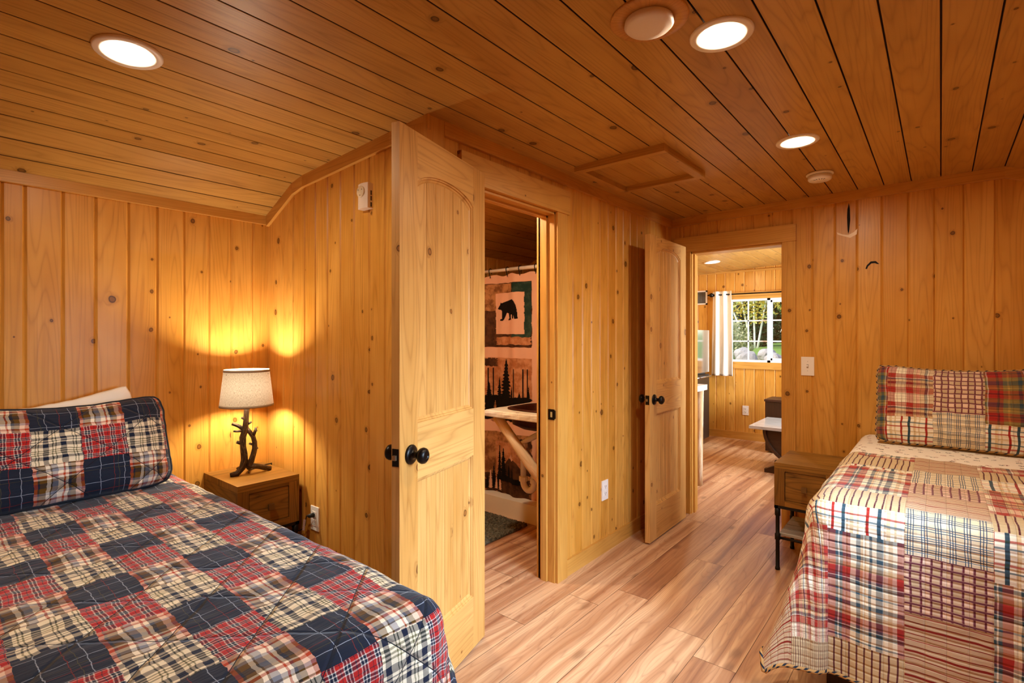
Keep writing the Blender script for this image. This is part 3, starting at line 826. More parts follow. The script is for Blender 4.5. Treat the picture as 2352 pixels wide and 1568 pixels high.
# keep only the part near the head: cut by building a plain strip instead
mb.bm.free()
mb = MB()
def shP(i, j):
    a = -1+2*i/60; y = .71*j/30; W2 = (BRW+.016)/2; r = .07; hang = .25
    s = a*(W2-r+hang); c = max(-W2+r, min(W2-r, s)); o = s-c; s_ = abs(o); sg = 1 if o > 0 else -1
    b = .003*noise.noise(Vector((s*6, y*6, 2)))
    if s_ < 1e-6: return (y, c, BRZ-.004+b)
    if s_ < r*PI/2: return (y, c+sg*r*math.sin(s_/r), BRZ-.004-r*(1-math.cos(s_/r))+b)
    return (y, c+sg*(r+.03*(s_-r*PI/2)), BRZ-.004-r-(s_-r*PI/2))
mb.grid(shP, lambda i, j: (i/60, j/30), 60, 30)
sh = mb.build('bed_sheet', SHEET, loc=(BRX, YB-.025, 0)); sh.rotation_euler = (0, 0, -PI/2)
tag(sh, 'white printed bed sheet showing between the checked quilt and its pillow', 'sheet')
mb, loop = pillow_mesh(.70, .44, .17, lambda x, z: (x+.35, z), sag=.02, seed=9, pinch=.04)
sr = mb.build('pillow', SHAMR); lean(sr, (BRX-.005, 3.475, BRZ+.004), 0, math.radians(-16))
tag(sr, 'red and tan checked quilted pillow leaning on the back wall', 'pillow')
mb = MB(); mb.tube(loop[::2], .0065, 6, cap=False); mb.build('piping', BIND, sr)

# ------------------------------------------------------------------ nightstands : local front faces -y, centre origin
def make_nightstand(label, W=.302, D=.40, H=.60):
    r = thing('nightstand', label, 'nightstand', group=None)
    z0 = .362
    mb = MB(); mb.box(-W/2, W/2, -D/2, D/2, H-.030, H, 'x'); mb.build('top', RUSTIC, r, bevel=.003)
    mb = MB()
    mb.box(-W/2, -W/2+.052, -D/2, -D/2+.02, z0, H-.031, 'z'); mb.box(W/2-.052, W/2, -D/2, -D/2+.02, z0, H-.031, 'z')
    mb.box(-W/2+.052, W/2-.052, -D/2, -D/2+.02, z0, z0+.032, 'x'); mb.box(-W/2+.052, W/2-.052, -D/2, -D/2+.02, H-.045, H-.031, 'x')
    mb.box(-W/2, -W/2+.018, -D/2+.02, D/2, z0, H-.031, 'y'); mb.box(W/2-.018, W/2, -D/2+.02, D/2, z0, H-.031, 'y')
    mb.box(-W/2+.018, W/2-.018, D/2-.012, D/2, z0, H-.031, 'x'); mb.box(-W/2+.018, W/2-.018, -D/2+.02, D/2-.012, z0, z0+.012, 'x')
    mb.build('body', RUSTIC, r, bevel=.0025)
    mb = MB(); mb.box(-W/2+.055, W/2-.055, -D/2+.004, -D/2+.30, z0+.035, H-.048, 'x'); dw = mb.build('drawer', RUSTIC, r, bevel=.003)
    mb = MB(); mb.box(-.006, .006, -D/2-.012, -D/2+.005, .468, .480); mb.box(-.0135, .0135, -D/2-.024, -D/2-.011, .460, .488)
    kb = mb.build('knob', plain('antique_brass', '#7a5c34', .45, .7), dw, bevel=.003); kb['label'] = 'small square aged-brass knob'
    mb = MB()
    for (xa, xb, ya, yb) in ((-W/2, W/2, -D/2, -D/2+.018), (-W/2, W/2, D/2-.018, D/2), (-W/2, -W/2+.018, -D/2, D/2), (W/2-.018, W/2, -D/2, D/2)):
        mb.box(xa, xb, ya, yb, z0-.016, z0-.001)
    mb.build('rail', PIPE, r, bevel=.003)
    for sx in (-1, 1):
        for sy in (-1, 1):
            mb = MB(); x, y = sx*(W/2-.014), sy*(D/2-.014)
            pr = [(.013, 0), (.013, .012), (.0105, .014), (.0105, .165), (.0145, .168), (.0145, .20), (.0105, .203), (.0105, .30), (.0145, .303), (.0145, .345)]
            mb.lathe(pr, (x, y, 0), 14); l = mb.build('leg', PIPE, r)
    mb = MB()
    for k in range(4):
        y = -D/2+.02 + (D-.04)*k/4; mb.box(-W/2+.02, W/2-.02, y+.004, y+(D-.04)/4-.004, .190, .203, 'x')
    mb.build('shelf', wood('grey_slats', lin('#b3a89c'), lin('#8f8274'), lin('#5d5146'), rough=.45, knots=.05), r, bevel=.002)
    mb = MB()
    for sx in (-1, 1): mb.tube([(sx*(W/2-.014), -D/2+.02, .18), (sx*(W/2-.014), D/2-.02, .18)], .0075, 10)
    for sy in (-1, 1): mb.tube([(-W/2+.02, sy*(D/2-.014), .18), (W/2-.02, sy*(D/2-.014), .18)], .0075, 10)
    mb.build('shelf_rail', PIPE, r)
    return r
n1 = make_nightstand('rustic brown nightstand with one drawer, under the branch lamp')
n1.location = (-2.73, 1.198, 0); n1.rotation_euler = (0, 0, PI/2)
n2 = copy_tree(n1); n2['label'] = 'rustic brown nightstand on pipe legs beside the checked bed'
n2.location = (-.567, 3.372, 0); n2.rotation_euler = (0, 0, 0)

# ------------------------------------------------------------------ branch lamp
LX, LYY, LZ = -2.712, 1.168, .600
lamp = thing('table_lamp', 'branch-shaped table lamp with a linen drum shade on the nightstand', 'lamp', (LX, LYY, LZ), math.radians(39.6))
# local x = to the right as seen, y = away
def bark():
    T = NT('bronze_bark'); u, v = T.uv(); o = T.obj()
    f = T.noise(T.xyz(T.math('MULTIPLY', u, 260), T.math('MULTIPLY', v, 28)), 1, 4, .65)
    c = T.ramp(f, [(.35, lin('#140d08')), (.52, lin('#3b2818')), (.68, lin('#8a6a48'))])
    T.bsdf(c, .42, .35, T.bump(f, .9, .004), .5); return T.m
BARK = bark()
k = .000421
def zp(pts): return [((x-415)*k, d, (1290-y)*k) for x, y, d in pts]
mb = MB()
def br(pts, rad, **kw): mb.tube(zp(pts), [r*k for r in rad], 14, wob=.28, **kw)
br([(412, 470, 0), (410, 510, 0), (405, 620, 0), (397, 740, -.004), (372, 830, -.006), (378, 940, -.006), (388, 1030, -.004), (392, 1110, -.002), (366, 1195, -.006), (318, 1258, -.02), (258, 1268, -.036)], [28, 30, 31, 34, 36, 35, 38, 41, 41, 36, 26])
br([(405, 720, .0), (432, 780, .016), (465, 840, .022), (480, 900, .024), (478, 980, .024), (465, 1060, .020), (450, 1130, .014), (425, 1180, .008)], [22, 26, 27, 28, 30, 32, 34, 34])
br([(400, 1175, .005), (470, 1190, .02), (515, 1215, .05), (548, 1248, .08), (592, 1268, .10)], [32, 32, 32, 31, 24])
br([(395, 1150, .0), (380, 1200, .04), (350, 1250, .075), (330, 1272, .10)], [28, 26, 24, 20])
br([(385, 745, 0), (325, 692, -.01), (258, 664, -.016)], [24, 22, 20])
br([(375, 752, -.01), (335, 748, -.03), (298, 746, -.035)], [16, 14, 12])
br([(395, 610, -.006), (365, 592, -.014)], [16, 12]); br([(418, 680, .0), (464, 650, .006)], [15, 11])
br([(468, 820, .02), (486, 770, .024), (494, 728, .026)], [20, 18, 13]); br([(482, 770, .024), (512, 765, .026)], [12, 9])
br([(360, 905, -.006), (316, 882, -.02)], [22, 18]); br([(462, 930, .02), (434, 912, .008)], [16, 12]); br([(485, 990, .024), (518, 976, .03)], [12, 8])
br([(360, 1180, -.004), (306, 1205, -.012)], [14, 10])
mb.build('base', BARK, lamp)
# shade
def shade_mat():
    T = NT('linen_shade'); o = T.obj()
    sp = T.n('ShaderNodeSeparateXYZ'); T.put(sp.inputs[0], o)
    an = T.math('ARCTAN2', sp.outputs[1], sp.outputs[0])
    a = T.noise(T.xyz(T.math('MULTIPLY', an, 60), T.math('MULTIPLY', sp.outputs[2], 90)), 1, 3, .7)
    b = T.noise(T.xyz(T.math('MULTIPLY', an, 14), T.math('MULTIPLY', sp.outputs[2], 500)), 1, 2, .7)
    f = T.sstep(T.math('ADD', T.math('MULTIPLY', a, .6), T.math('MULTIPLY', b, .4)), .42, .66)
    c = T.mix(f, lin('#f2e6cf'), lin('#bfa986'))
    df = T.n('ShaderNodeBsdfDiffuse'); T.put(df.inputs[0], c)
    tr = T.n('ShaderNodeBsdfTranslucent'); T.put(tr.inputs[0], c)
    mx = T.n('ShaderNodeMixShader'); mx.inputs[0].default_value = .012
    T.t.links.new(df.outputs[0], mx.inputs[1]); T.t.links.new(tr.outputs[0], mx.inputs[2]); T.t.links.new(mx.outputs[0], T.out.inputs[0]); return T.m
ZS0, ZS1 = .352, .536
mb = MB(); mb.lathe([(.1245, ZS0), (.1225, ZS0+.02), (.1065, ZS1-.02), (.105, ZS1)], n=64, cap0=False, cap1=False)
shade = mb.build('lamp_shade', shade_mat(), lamp)
STM = plain('shade_trim', '#b5a48c', .9)
mb = MB(); mb.lathe([(.1238, ZS0-.001), (.1255, ZS0-.001), (.1246, ZS0+.010), (.1236, ZS0+.010)], n=64, cap0=False, cap1=False); mb.build('shade_trim', STM, shade)
mb = MB(); mb.lathe([(.1042, ZS1-.011), (.1068, ZS1-.011), (.1062, ZS1+.001), (.1042, ZS1+.001)], n=64, cap0=False, cap1=False); mb.build('shade_trim', STM, shade)
mb = MB(); mb.tube([(0, 0, .335), (0, 0, .372)], .014, 14); mb.tube([(0, 0, .372), (0, 0, .395)], .019, 14)
for a in range(3):
    an = a*2*PI/3; mb.tube([(0, 0, .400), (math.cos(an)*.108, math.sin(an)*.108, ZS1-.02)], .0015, 6)
mb.build('socket', BLACKMETAL, lamp)
mb = MB(); mb.lathe([(0, .393), (.013, .395), (.014, .41), (.024, .43), (.029, .452), (.024, .474), (.01, .483), (0, .484)], n=20)
bulb = mb.build('bulb', emit('bulb_glow', (1, .90, .72, 1), 660.0), lamp)
# power cord with plug and warning tag (world coordinates converted to the lamp frame)
R = Matrix.Rotation(-math.radians(39.6), 4, 'Z')
def tl(p): return tuple(R @ (Vector(p)-Vector((LX, LYY, LZ))))
cord = [(-2.72, 1.18, .608), (-2.79, 1.22, .604), (-2.85, 1.350, .603), (-2.85, 1.362, .58), (-2.76, 1.362, .40), (-2.60, 1.360, .30), (-2.50, 1.358, .33), (-2.468, 1.352, .385), (-2.440, 1.342, .408), (-2.424, 1.338, .411), (-2.419, 1.352, .411)]
cv = [Vector(tl(p)) for p in cord]
def smooth(pts, n=8):
    out = []
    for i in range(len(pts)-1):
        p0, p1, p2, p3 = pts[max(i-1, 0)], pts[i], pts[i+1], pts[min(i+2, len(pts)-1)]
        for q in range(n):
            t = q/n; out.append(.5*((2*p1)+(p2-p0)*t+(2*p0-5*p1+4*p2-p3)*t*t+(3*p1-p0-3*p2+p3)*t**3))
    return out+[pts[-1]]
mb = MB(); mb.tube(smooth(cv), .0028, 8); c1 = mb.build('cord', plain('brown_cord', '#17110d', .5), lamp)
mb = MB(); mb.tube([tl((-2.425, 1.337, .411)), tl((-2.419, 1.345, .411)), tl((-2.417, 1.364, .411))], [.006, .010, .012], 12); mb.build('plug', DARKSLOT, c1)
T = NT('warning_tag'); u, v = T.uv()
lines = T.math('LESS_THAN', T.math('FRACT', T.math('MULTIPLY', v, 200)), .45); lines = T.math('MULTIPLY', lines, T.math('GREATER_THAN', T.noise(T.xyz(T.math('MULTIPLY', u, 900), T.math('MULTIPLY', v, 200)), 1, 2), .47))
T.bsdf(T.mix(lines, lin('#f0dcd2'), lin('#d0564a')), .6)
mb = MB()
P = [(-2.492, 1.345, .322), (-2.462, 1.340, .328), (-2.446, 1.338, .388), (-2.476, 1.343, .382)]
mb.poly([tl(p) for p in P], [(0, 0), (.03, 0), (.03, .06), (0, .06)])
P2 = [(x, y+.0012, z) for x, y, z in reversed(P)]; mb.poly([tl(p) for p in P2], [(0, 0), (.03, 0), (.03, .06), (0, .06)])
tg = mb.build('cord_tag', T.m, c1); tg['label'] = 'white tag with red print on the lamp cord'

# ------------------------------------------------------------------ wall plates and detectors
def outlet(label, loc, rotz, w=.072, h=.118):
    r = thing('wall_outlet', label, 'outlet', loc, rotz)      # local front -y
    mb = MB(); mb.box(-w/2, w/2, -.006, 0, -h/2, h/2); mb.build('cover_plate', WHITEPL, r, bevel=.003, seg=3)
    for s in (-1, 1):
        mb = MB(); mb.box(-.017, .017, -.0085, -.006, s*.0205-.0145, s*.0205+.0145); so = mb.build('socket', WHITEPL, r, bevel=.002)
        mb = MB()
        for (x, dz, hh) in ((-.0065, .003, .005), (.0065, .003, .004)): mb.box(x-.0012, x+.0012, -.0092, -.0084, s*.0205+dz-hh, s*.0205+dz+hh)
        mb.lathe([(.0024, -.0092), (.0024, -.0084)], (0, 0, s*.0205-.0075), 10, 'y'); mb.build('slot', DARKSLOT, so)
    return r
o1 = outlet('white wall outlet beside the nightstand with the lamp plugged in', (-2.417, YL, .392), 0)
o2 = outlet('white wall outlet low on the wall between the two open doors', (XB, 2.785, .372), PI/2)
o3 = outlet('white wall outlet below the living room window', (-1.905, YFAR, .372), 0)
r = thing('light_switch', 'white toggle light switch on the back wall beside the living room doorway', 'light switch', (-.660, YB, 1.113))
mb = MB(); mb.box(-.037, .037, -.006, 0, -.060, .060); mb.build('cover_plate', WHITEPL, r, bevel=.003, seg=3)
mb = MB(); mb.box(-.0055, .0055, -.0075, -.0055, -.0125, .0125); mb.build('toggle_slot', plain('slot_grey', '#b9aea4', .6), r)
mb = MB(); mb.box(-.0035, .0035, -.016, -.006, -.008, .002, M=Matrix.Rotation(math.radians(-18), 4, 'X')); mb.build('toggle', WHITEPL, r, bevel=.001)
SCR = plain('plate_screw', '#cfc6bc', .4)
for s in (-1, 1): mb = MB(); mb.lathe([(.003, -.0070), (.003, -.0058)], (0, 0, s*.030), 10, 'y'); mb.build('screw', SCR, r)
# alarm on the lamp wall
r = thing('carbon_monoxide_detector', 'white alarm mounted high on the lamp wall beside the open door', 'alarm', (-1.972, YL, 1.925))
mb = MB(); N = 14; hw, hh, dd = .036, .056, .036
def cv_(x): return -dd*(.80+.20*(1-(x/hw)**2))
mb.newpid()
for i in range(N):
    a, b = -hw+2*hw*i/N, -hw+2*hw*(i+1)/N
    mb.poly([(a, cv_(a), -hh), (b, cv_(b), -hh), (b, cv_(b)*.96, hh), (a, cv_(a)*.96, hh)])
    mb.poly([(a, 0, -hh), (b, 0, -hh), (b, cv_(b), -hh), (a, cv_(a), -hh)]); mb.poly([(a, cv_(a)*.96, hh), (b, cv_(b)*.96, hh), (b, 0, hh), (a, 0, hh)])
for s in (-hw, hw): mb.poly([(s, 0, -hh), (s, cv_(s), -hh), (s, cv_(s)*.96, hh), (s, 0, hh)])
bmesh.ops.remove_doubles(mb.bm, verts=mb.bm.verts[:], dist=.0002)
mb.build('case', plain('alarm_plastic', '#ead9cb', .22), r, bevel=.002)
mb = MB(); mb.lathe([(.026, -.030), (.026, -.0385), (.024, -.0405), (0, -.0405)], (-.004, 0, .018), 32, 'y'); dial = mb.build('speaker_cap', plain('alarm_cap', '#dcc7a8', .4), r)
for a in range(3):
    an = a*2*PI/3+.5; mb = MB(); mb.lathe([(.0022, -.0412), (.0022, -.040)], (-.004+.016*math.cos(an), 0, .018+.016*math.sin(an)), 8, 'y'); mb.build('vent_hole', DARKSLOT, dial)
mb = MB()
for zc in (-.04, -.012, .012): mb.box(hw-.0003, hw+.0008, -.013, -.007, zc-.010, zc+.010)
mb.build('slot', DARKSLOT, r)

# ------------------------------------------------------------------ ceiling fittings
LIGHTCOL = (1.0, .85, .62, 1)
GLOW = emit('downlight_glow', LIGHTCOL, 60.0)
RINGW = plain('light_ring', '#ece0d0', .45)
def downlight(label, x, y, rad=.089):
    z = cz(x); sl = (cz(x+.05)-cz(x-.05))/.1
    r = thing('recessed_light', label, 'ceiling light', (x, y, z), 0, None); r.rotation_euler = (0, -math.atan(sl), 0)
    mb = MB(); mb.lathe([(rad, .002), (rad, -.004), (rad-.004, -.008), (.059, -.006), (.056, -.002)], n=48, cap0=False, cap1=False); mb.build('trim_ring', RINGW, r)
    mb = MB(); mb.lathe([(.0565, -.003), (0, -.003)], n=48, cap0=False, cap1=False); mb.build('lens', GLOW, r, recalc=False)
    return r
downlight('lit round recessed light above the navy quilted bed', -1.895, .468)
downlight('lit round recessed light beside the round vent in the ceiling', -.501, 1.579)
downlight('lit round recessed light nearest the smoke detector', -.505, 2.660)
downlight('lit round recessed light in the living room beyond the doorway', -2.013, 6.01)
GLOWFILL = emit('bath_fill_glow', LIGHTCOL, 95.0)  # for an added fill lamp, hidden from view, that lifts the dark bathroom
bl_ = downlight('unseen recessed light added to brighten the bathroom', -2.05, 1.88); bl_.children[1].data = bl_.children[1].data.copy(); bl_.children[1].data.materials[0] = GLOWFILL
r = thing('ceiling_vent', 'unlit round white ceiling vent in a wooden ring', 'ceiling vent', (-.634, 1.372, cz(-.63)))
mb = MB(); mb.lathe([(.064, .002), (.064, -.006), (.105, -.006), (.108, -.003), (.108, .002)], n=56, cap0=False, cap1=False)
o = mb.build('mounting_ring', wood('orange_ring', lin('#d09a56'), lin('#bb8040'), lin('#86531f'), knots=.2), r); o['label'] = 'flat wooden mounting ring'
mb = MB(); mb.lathe([(.066, -.004), (.068, -.018), (.060, -.026), (.035, -.031), (0, -.0325)], n=48, cap0=False); mb.build('cap', plain('vent_cap', '#e6d8cc', .4), r)
r = thing('smoke_detector', 'round white smoke detector on the ceiling near the back wall', 'smoke detector', (-.510, 3.262, cz(-.51)))
mb = MB(); mb.lathe([(.062, .001), (.066, -.004), (.066, -.010), (.058, -.013)], n=40); mb.build('base_plate', WHITEPL, r)
mb = MB(); mb.lathe([(.0555, -.012), (.0555, -.016)], n=40); mb.build('vent_gap', plain('vent_gap', '#6b5d50', .7), r)
mb = MB(); mb.lathe([(.058, -.015), (.058, -.032), (.052, -.040), (0, -.041)], n=40); cv2 = mb.build('cover', WHITEPL, r)
mb = MB()
for a in range(5):
    an = -2.2+a*.35; mb.box(-.0015, .0015, -.007, .007, -.0418, -.0405, M=Matrix.Translation((.035*math.cos(an), .035*math.sin(an), 0)) @ Matrix.Rotation(an+PI/2, 4, 'Z'))
mb.build('slot', DARKSLOT, cv2)
# attic hatch
r = thing('attic_hatch', 'square wooden access hatch framed on the ceiling', 'ceiling hatch', (-1.225, 2.553, cz(-1.2)))
hx, hy, fw = .245, .268, .042
mb = MB()
for k_ in range(4):
    a = -hx+.02+(2*hx-.04)*k_/4; mb.box(a+.001, a+(2*hx-.04)/4-.001, -hy+.02, hy-.02, -.006, .006, 'y')
mb.build('panel', CEIL, r, bevel=.002)
for (x0, x1, y0, y1, g) in ((-hx, hx, -hy, -hy+fw, 'x'), (-hx, hx, hy-fw, hy, 'x'), (-hx, -hx+fw, -hy+fw, hy-fw, 'y'), (hx-fw, hx, -hy+fw, hy-fw, 'y')):
    mb = MB(); mb.box(x0, x1, y0, y1, -.034, .006, g); mb.build('frame_strip', CEIL, r, bevel=.002)

# ------------------------------------------------------------------ bathroom seen through the open door
SY = 2.95
PINKC = plain('curtain_cloth', '#e0aa88', .85, spec=.1)
def print_mat(name, a, b, sc=14):
    T = NT(name); f = T.sstep(T.noise(T.obj(), sc, 4, .65), .38, .62)
    T.bsdf(T.mix(f, lin(a), lin(b)), .85, spec=.1); return T.m
PT = print_mat('print_tan', '#b9804e', '#7d4f2c'); PB = print_mat('print_brown', '#3d2415', '#5a3820')
PG = print_mat('print_green', '#23362c', '#3c4a3a'); PK_ = plain('print_black', '#17110c', .85, spec=.1); PO = print_mat('print_rust', '#c88a5e', '#a8683e')
mb = MB()
def wy(x, z): return SY + .016*math.sin(x*19) + .008*math.sin(x*43+1) * (1.2-.3*z)
CX0, CX1, CZ0, CZ1 = -2.90, -1.72, .075, 1.765
mb.grid(lambda i, j: (CX0+(CX1-CX0)*i/120, wy(CX0+(CX1-CX0)*i/120, CZ0+(CZ1-CZ0)*j/20), CZ0+(CZ1-CZ0)*j/20 + (.008*math.cos((CX0+(CX1-CX0)*i/120)*36) if j == 20 else 0)), lambda i, j: (i/120, j/20), 120, 20)
def sil(poly, mat, off, dx=0, step=.004):
    xs = [p[0] for p in poly]; x = min(xs); x1 = max(xs); n = len(poly)
    while x < x1-1e-5:
        xe = min(x+step, x1); xm = (x+xe)/2; cr = []
        for i in range(n):
            (ax, az), (bx, bz) = poly[i], poly[(i+1) % n]
            if (ax <= xm) != (bx <= xm): cr.append(az+(bz-az)*(xm-ax)/(bx-ax))
        cr.sort()
        for za, zb in zip(cr[::2], cr[1::2]):
            m = max(1, int((zb-za)/.08)); 
            for q in range(m):
                z0, z1 = za+(zb-za)*q/m, za+(zb-za)*(q+1)/m
                P = [(x+dx, wy(x+dx, z0)-off, z0), (xe+dx, wy(xe+dx, z0)-off, z0), (xe+dx, wy(xe+dx, z1)-off, z1), (x+dx, wy(x+dx, z1)-off, z1)]
                mb.face([mb.v(p) for p in P], [(p[0], p[2]) for p in P], mat)
        x = xe
def rag(x0, x1, z0, z1, a=.006, seed=1, cut=0):
    r = random.Random(seed); P = []; N = 14
    for k in range(N): P.append((x0+(x1-x0)*k/N, z0+.45*a*r.uniform(-1, 1)))
    for k in range(N): P.append((x1+a*r.uniform(-1, 1), z0+(z1-z0)*k/N))
    for k in range(N): P.append((x1-(x1-x0)*k/N, z1+.45*a*r.uniform(-1, 1)))
    for k in range(N): P.append((x0+a*r.uniform(-1, 1), z1-(z1-z0)*k/N))
    return P
def fir(cx, z0, h, w, seed=0, tiers=16):
    r = random.Random(seed); L, Rr = [], []
    for k in range(tiers):
        t = k/tiers; ww = w*(1-t)**.8*(.75+.5*r.random())
        L += [(cx-ww, z0+h*t), (cx-ww*.45, z0+h*(t+.6/tiers))]; Rr += [(cx+ww*(.8+.4*r.random()), z0+h*t), (cx+ww*.45, z0+h*(t+.6/tiers))]
    return L + [(cx, z0+h)] + Rr[::-1]
def bare(cx, z0, h, w=.004): return [(cx-w, z0), (cx-w*.4, z0+h), (cx+w*.4, z0+h), (cx+w, z0)]
Z = lambda zx, zy: (-2.729+(zx-94)*.001354, 1.796-(zy-712)*.001037)
bear = [Z(*p) for p in ((198, 985), (205, 972), (218, 955), (222, 938), (230, 945), (245, 940), (270, 932), (300, 925), (320, 922), (335, 938), (348, 965), (355, 1000), (358, 1040), (360, 1060), (340, 1062), (336, 1050), (333, 1035), (330, 1045), (331, 1058), (322, 1060), (320, 1050), (318, 1030), (308, 1030), (307, 1050), (312, 1065), (285, 1070), (284, 1062), (293, 1055), (290, 1040), (285, 1020), (270, 1015), (262, 1035), (250, 1060), (240, 1072), (218, 1072), (218, 1062), (232, 1058), (234, 1035), (232, 1000), (225, 992), (210, 990))]
bc = sum(p[0] for p in bear)/len(bear)
for dx in (-.5, 0, .5):
    def SIL(poly, mat, off):
        P = [(x, z) for x, z in poly if True]
        if max(p[0] for p in P)+dx < CX0+.01 or min(p[0] for p in P)+dx > CX1-.01: return
        P = [(max(CX0-dx, min(CX1-dx, x)), z) for x, z in P]
        sil(P, mat, off, dx)
    s0 = int(dx*10)
    # panel 1
    SIL(rag(-2.70, -2.262, 1.225, 1.705, .005, s0+1), 2, .0015)
    SIL(rag(-2.695, -2.44, 1.50, 1.70, .006, s0+2), 1, .003); SIL(rag(-2.43, -2.265, 1.28, 1.70, .006, s0+3), 3, .003)
    SIL(rag(-2.60, -2.27, 1.245, 1.30, .012, s0+4), 5, .0036)
    SIL(rag(-2.608, -2.324, 1.322, 1.630, .003, s0+5), 0, .0045); SIL(bear, 4, .006)
    # panel 2 : forest
    SIL(rag(-2.70, -2.262, .675, 1.145, .005, s0+6), 5, .0015); SIL(rag(-2.70, -2.265, .68, .86, .02, s0+7), 4, .003); SIL(rag(-2.70, -2.60, 1.08, 1.14, .012, s0+17), 2, .003)
    for q, (cx, h, w_) in enumerate(((-2.50, .40, .075), (-2.57, .26, .05), (-2.43, .20, .04), (-2.66, .22, .04), (-2.36, .16, .03), (-2.29, .2, .035))): SIL(fir(cx, .74, h, w_, q+s0), 4, .0045)
    for cx in (-2.665, -2.63, -2.335, -2.30, -2.405): SIL(bare(cx, .70, .44), 4, .005)
    SIL(fir(-2.615, .66, .16, .03, 44), 1, .0056)
    # panel 3 : mountain and firs
    SIL(rag(-2.70, -2.262, .12, .585, .005, s0+8), 1, .0015); SIL(rag(-2.69, -2.27, .13, .27, .02, s0+9), 2, .003); SIL(rag(-2.36, -2.265, .3, .56, .02, s0+19), 2, .003)
    SIL(rag(-2.61, -2.325, .235, .515, .004, s0+10), 5, .0042)
    SIL([(-2.54, .30), (-2.50, .37), (-2.46, .415), (-2.44, .435), (-2.41, .40), (-2.38, .38), (-2.33, .31), (-2.33, .25), (-2.54, .25)], 2, .0052)
    SIL([(-2.47, .40), (-2.44, .435), (-2.41, .40), (-2.43, .385), (-2.45, .40)], 0, .006)
    for q, (cx, h, w_) in enumerate(((-2.565, .24, .03), (-2.525, .22, .035), (-2.47, .10, .02), (-2.42, .08, .018))): SIL(fir(cx, .255, h, w_, 20+q), 4, .0068)
    for q in range(6): SIL(fir(-2.67+.022*q, .15, .10+.05*((q*7) % 3), .018, 30+q), 0 if q % 2 else 4, .006)
    SIL(rag(-2.60, -2.33, .225, .262, .008, s0+11), 4, .0072)
cu = mb.build('shower_curtain', [PINKC, PT, PB, PG, PK_, PO], recalc=False)
tag(cu, 'pink shower curtain printed with a black bear, firs and a mountain', 'shower curtain')
mb = MB(); mb.tube([(XL+.005, SY, 1.802), (-2.3, SY, 1.802), (XB-.095, SY, 1.802)], .0125, 14); mb.tube([(-2.46, SY, 1.802), (-1.8, SY, 1.802)], .0145, 14)
mb.lathe([(.026, 0), (.026, .012)], (XL+.001, SY, 1.802), 20, 'x'); mb.lathe([(.026, -.012), (.026, 0)], (XB-.092, SY, 1.802), 20, 'x')
ro = mb.build('shower_curtain_rod', plain('rod_cream', '#efe4d0', .35)); tag(ro, 'cream shower curtain rod across the bathroom', 'curtain rod')
hk = None
for k_, x in enumerate((-2.80, -2.655, -2.485, -2.365, -2.22, -2.07, -1.92, -1.78)):
    mb = MB(); pts = [(0, .020*math.cos(a)*.9, .020*math.sin(a)) for a in [math.radians(q) for q in range(-60, 236, 20)]]
    pts = [(p[0], p[1], p[2]) for p in pts] + [(0.003, -.012, -.030), (.006, -.008, -.045), (.010, -.016, -.052)]
    if hk is None:
        mb.tube(pts, .0028, 8); hk = mb.build('curtain_hook', BLACKMETAL); h_ = hk
    else: h_ = hk.copy(); COL.objects.link(h_); mb.bm.free()
    h_.location = (x, SY, 1.802); tag(h_, 'black hook holding the pink curtain to the shower rod', 'curtain hook', 'hooks along the shower rod')
# shower pan with a threshold
mb = MB(); y0 = 2.860
mb.box(XL+.002, XB-.092, y0, y0+.10, 0, .130); mb.box(XL+.002, XB-.092, y0+.10, YB-.002, 0, .05)
pan = mb.build('shower_pan', plain('shower_cream', '#ece0c9', .25), bevel=.014, seg=4); tag(pan, 'cream shower base with raised threshold below the pink curtain', 'shower base')
# shaggy mat
mb = MB(); mx0, mx1, my0, my1 = -2.78, -2.19, 1.98, 2.815
def mp(i, j):
    x, y = mx0+(mx1-mx0)*i/120, my0+(my1-my0)*j/170
    e = min(i, 120-i, j, 170-j); h = .004 if e == 0 else .012 + .016*abs(noise.noise(Vector((x*95, y*95, 0)))) + .008*random.random()
    return (x+.005*random.uniform(-1, 1), y+.005*random.uniform(-1, 1), h)
mb.grid(mp, lambda i, j: (i, j), 120, 170)
mb.box(mx0+.004, mx1-.004, my0+.004, my1-.004, .0005, .007)
mt = mb.build('bath_mat', print_mat('mat_shag', '#6f6856', '#4f4a3d', 60)); tag(mt, 'grey-green shaggy bath mat on the floor before the shower', 'bath mat')
# vanity: live-edge slab, copper basin, log brace, drain
r = thing('vanity', 'slab washstand on a peeled log brace inside the bathroom', 'vanity', (XB-.09, 2.61, 0))
CREAMW = wood('bleached_slab', lin('#f2e6cd'), lin('#e3cfa8'), lin('#b99668'), rough=.3, knots=.1)
mb = MB(); sx0, sx1, sy0, sy1 = -.525, -.002, -.24, .235
prof = []
def edge(px, py, k): return (px + .006*noise.noise(Vector((px*14, py*14, k))), py + .006*noise.noise(Vector((px*14+5, py*14, k))))
N = 14; loopb = [(sx0+(sx1-sx0)*q/N, sy0) for q in range(N)] + [(sx1, sy0+(sy1-sy0)*q/N) for q in range(N)] + [(sx1-(sx1-sx0)*q/N, sy1) for q in range(N)] + [(sx0, sy1-(sy1-sy0)*q/N) for q in range(N)]
rings = []
for zz, ins in ((.808, .012), (.814, .002), (.832, 0), (.845, .004), (.850, .010)):
    rg = []
    for (px, py) in loopb:
        cx_, cy_ = (sx0+sx1)/2, (sy0+sy1)/2
        qx = px + ins*(1 if px < cx_ else -1)*(1 if abs(px-cx_) > .25 else 0); qy = py + ins*(1 if py < cy_ else -1)*(1 if abs(py-cy_) > .22 else 0)
        e_ = edge(qx, qy, zz*60); rg.append(mb.v((e_[0], e_[1], zz)))
    rings.append(rg)
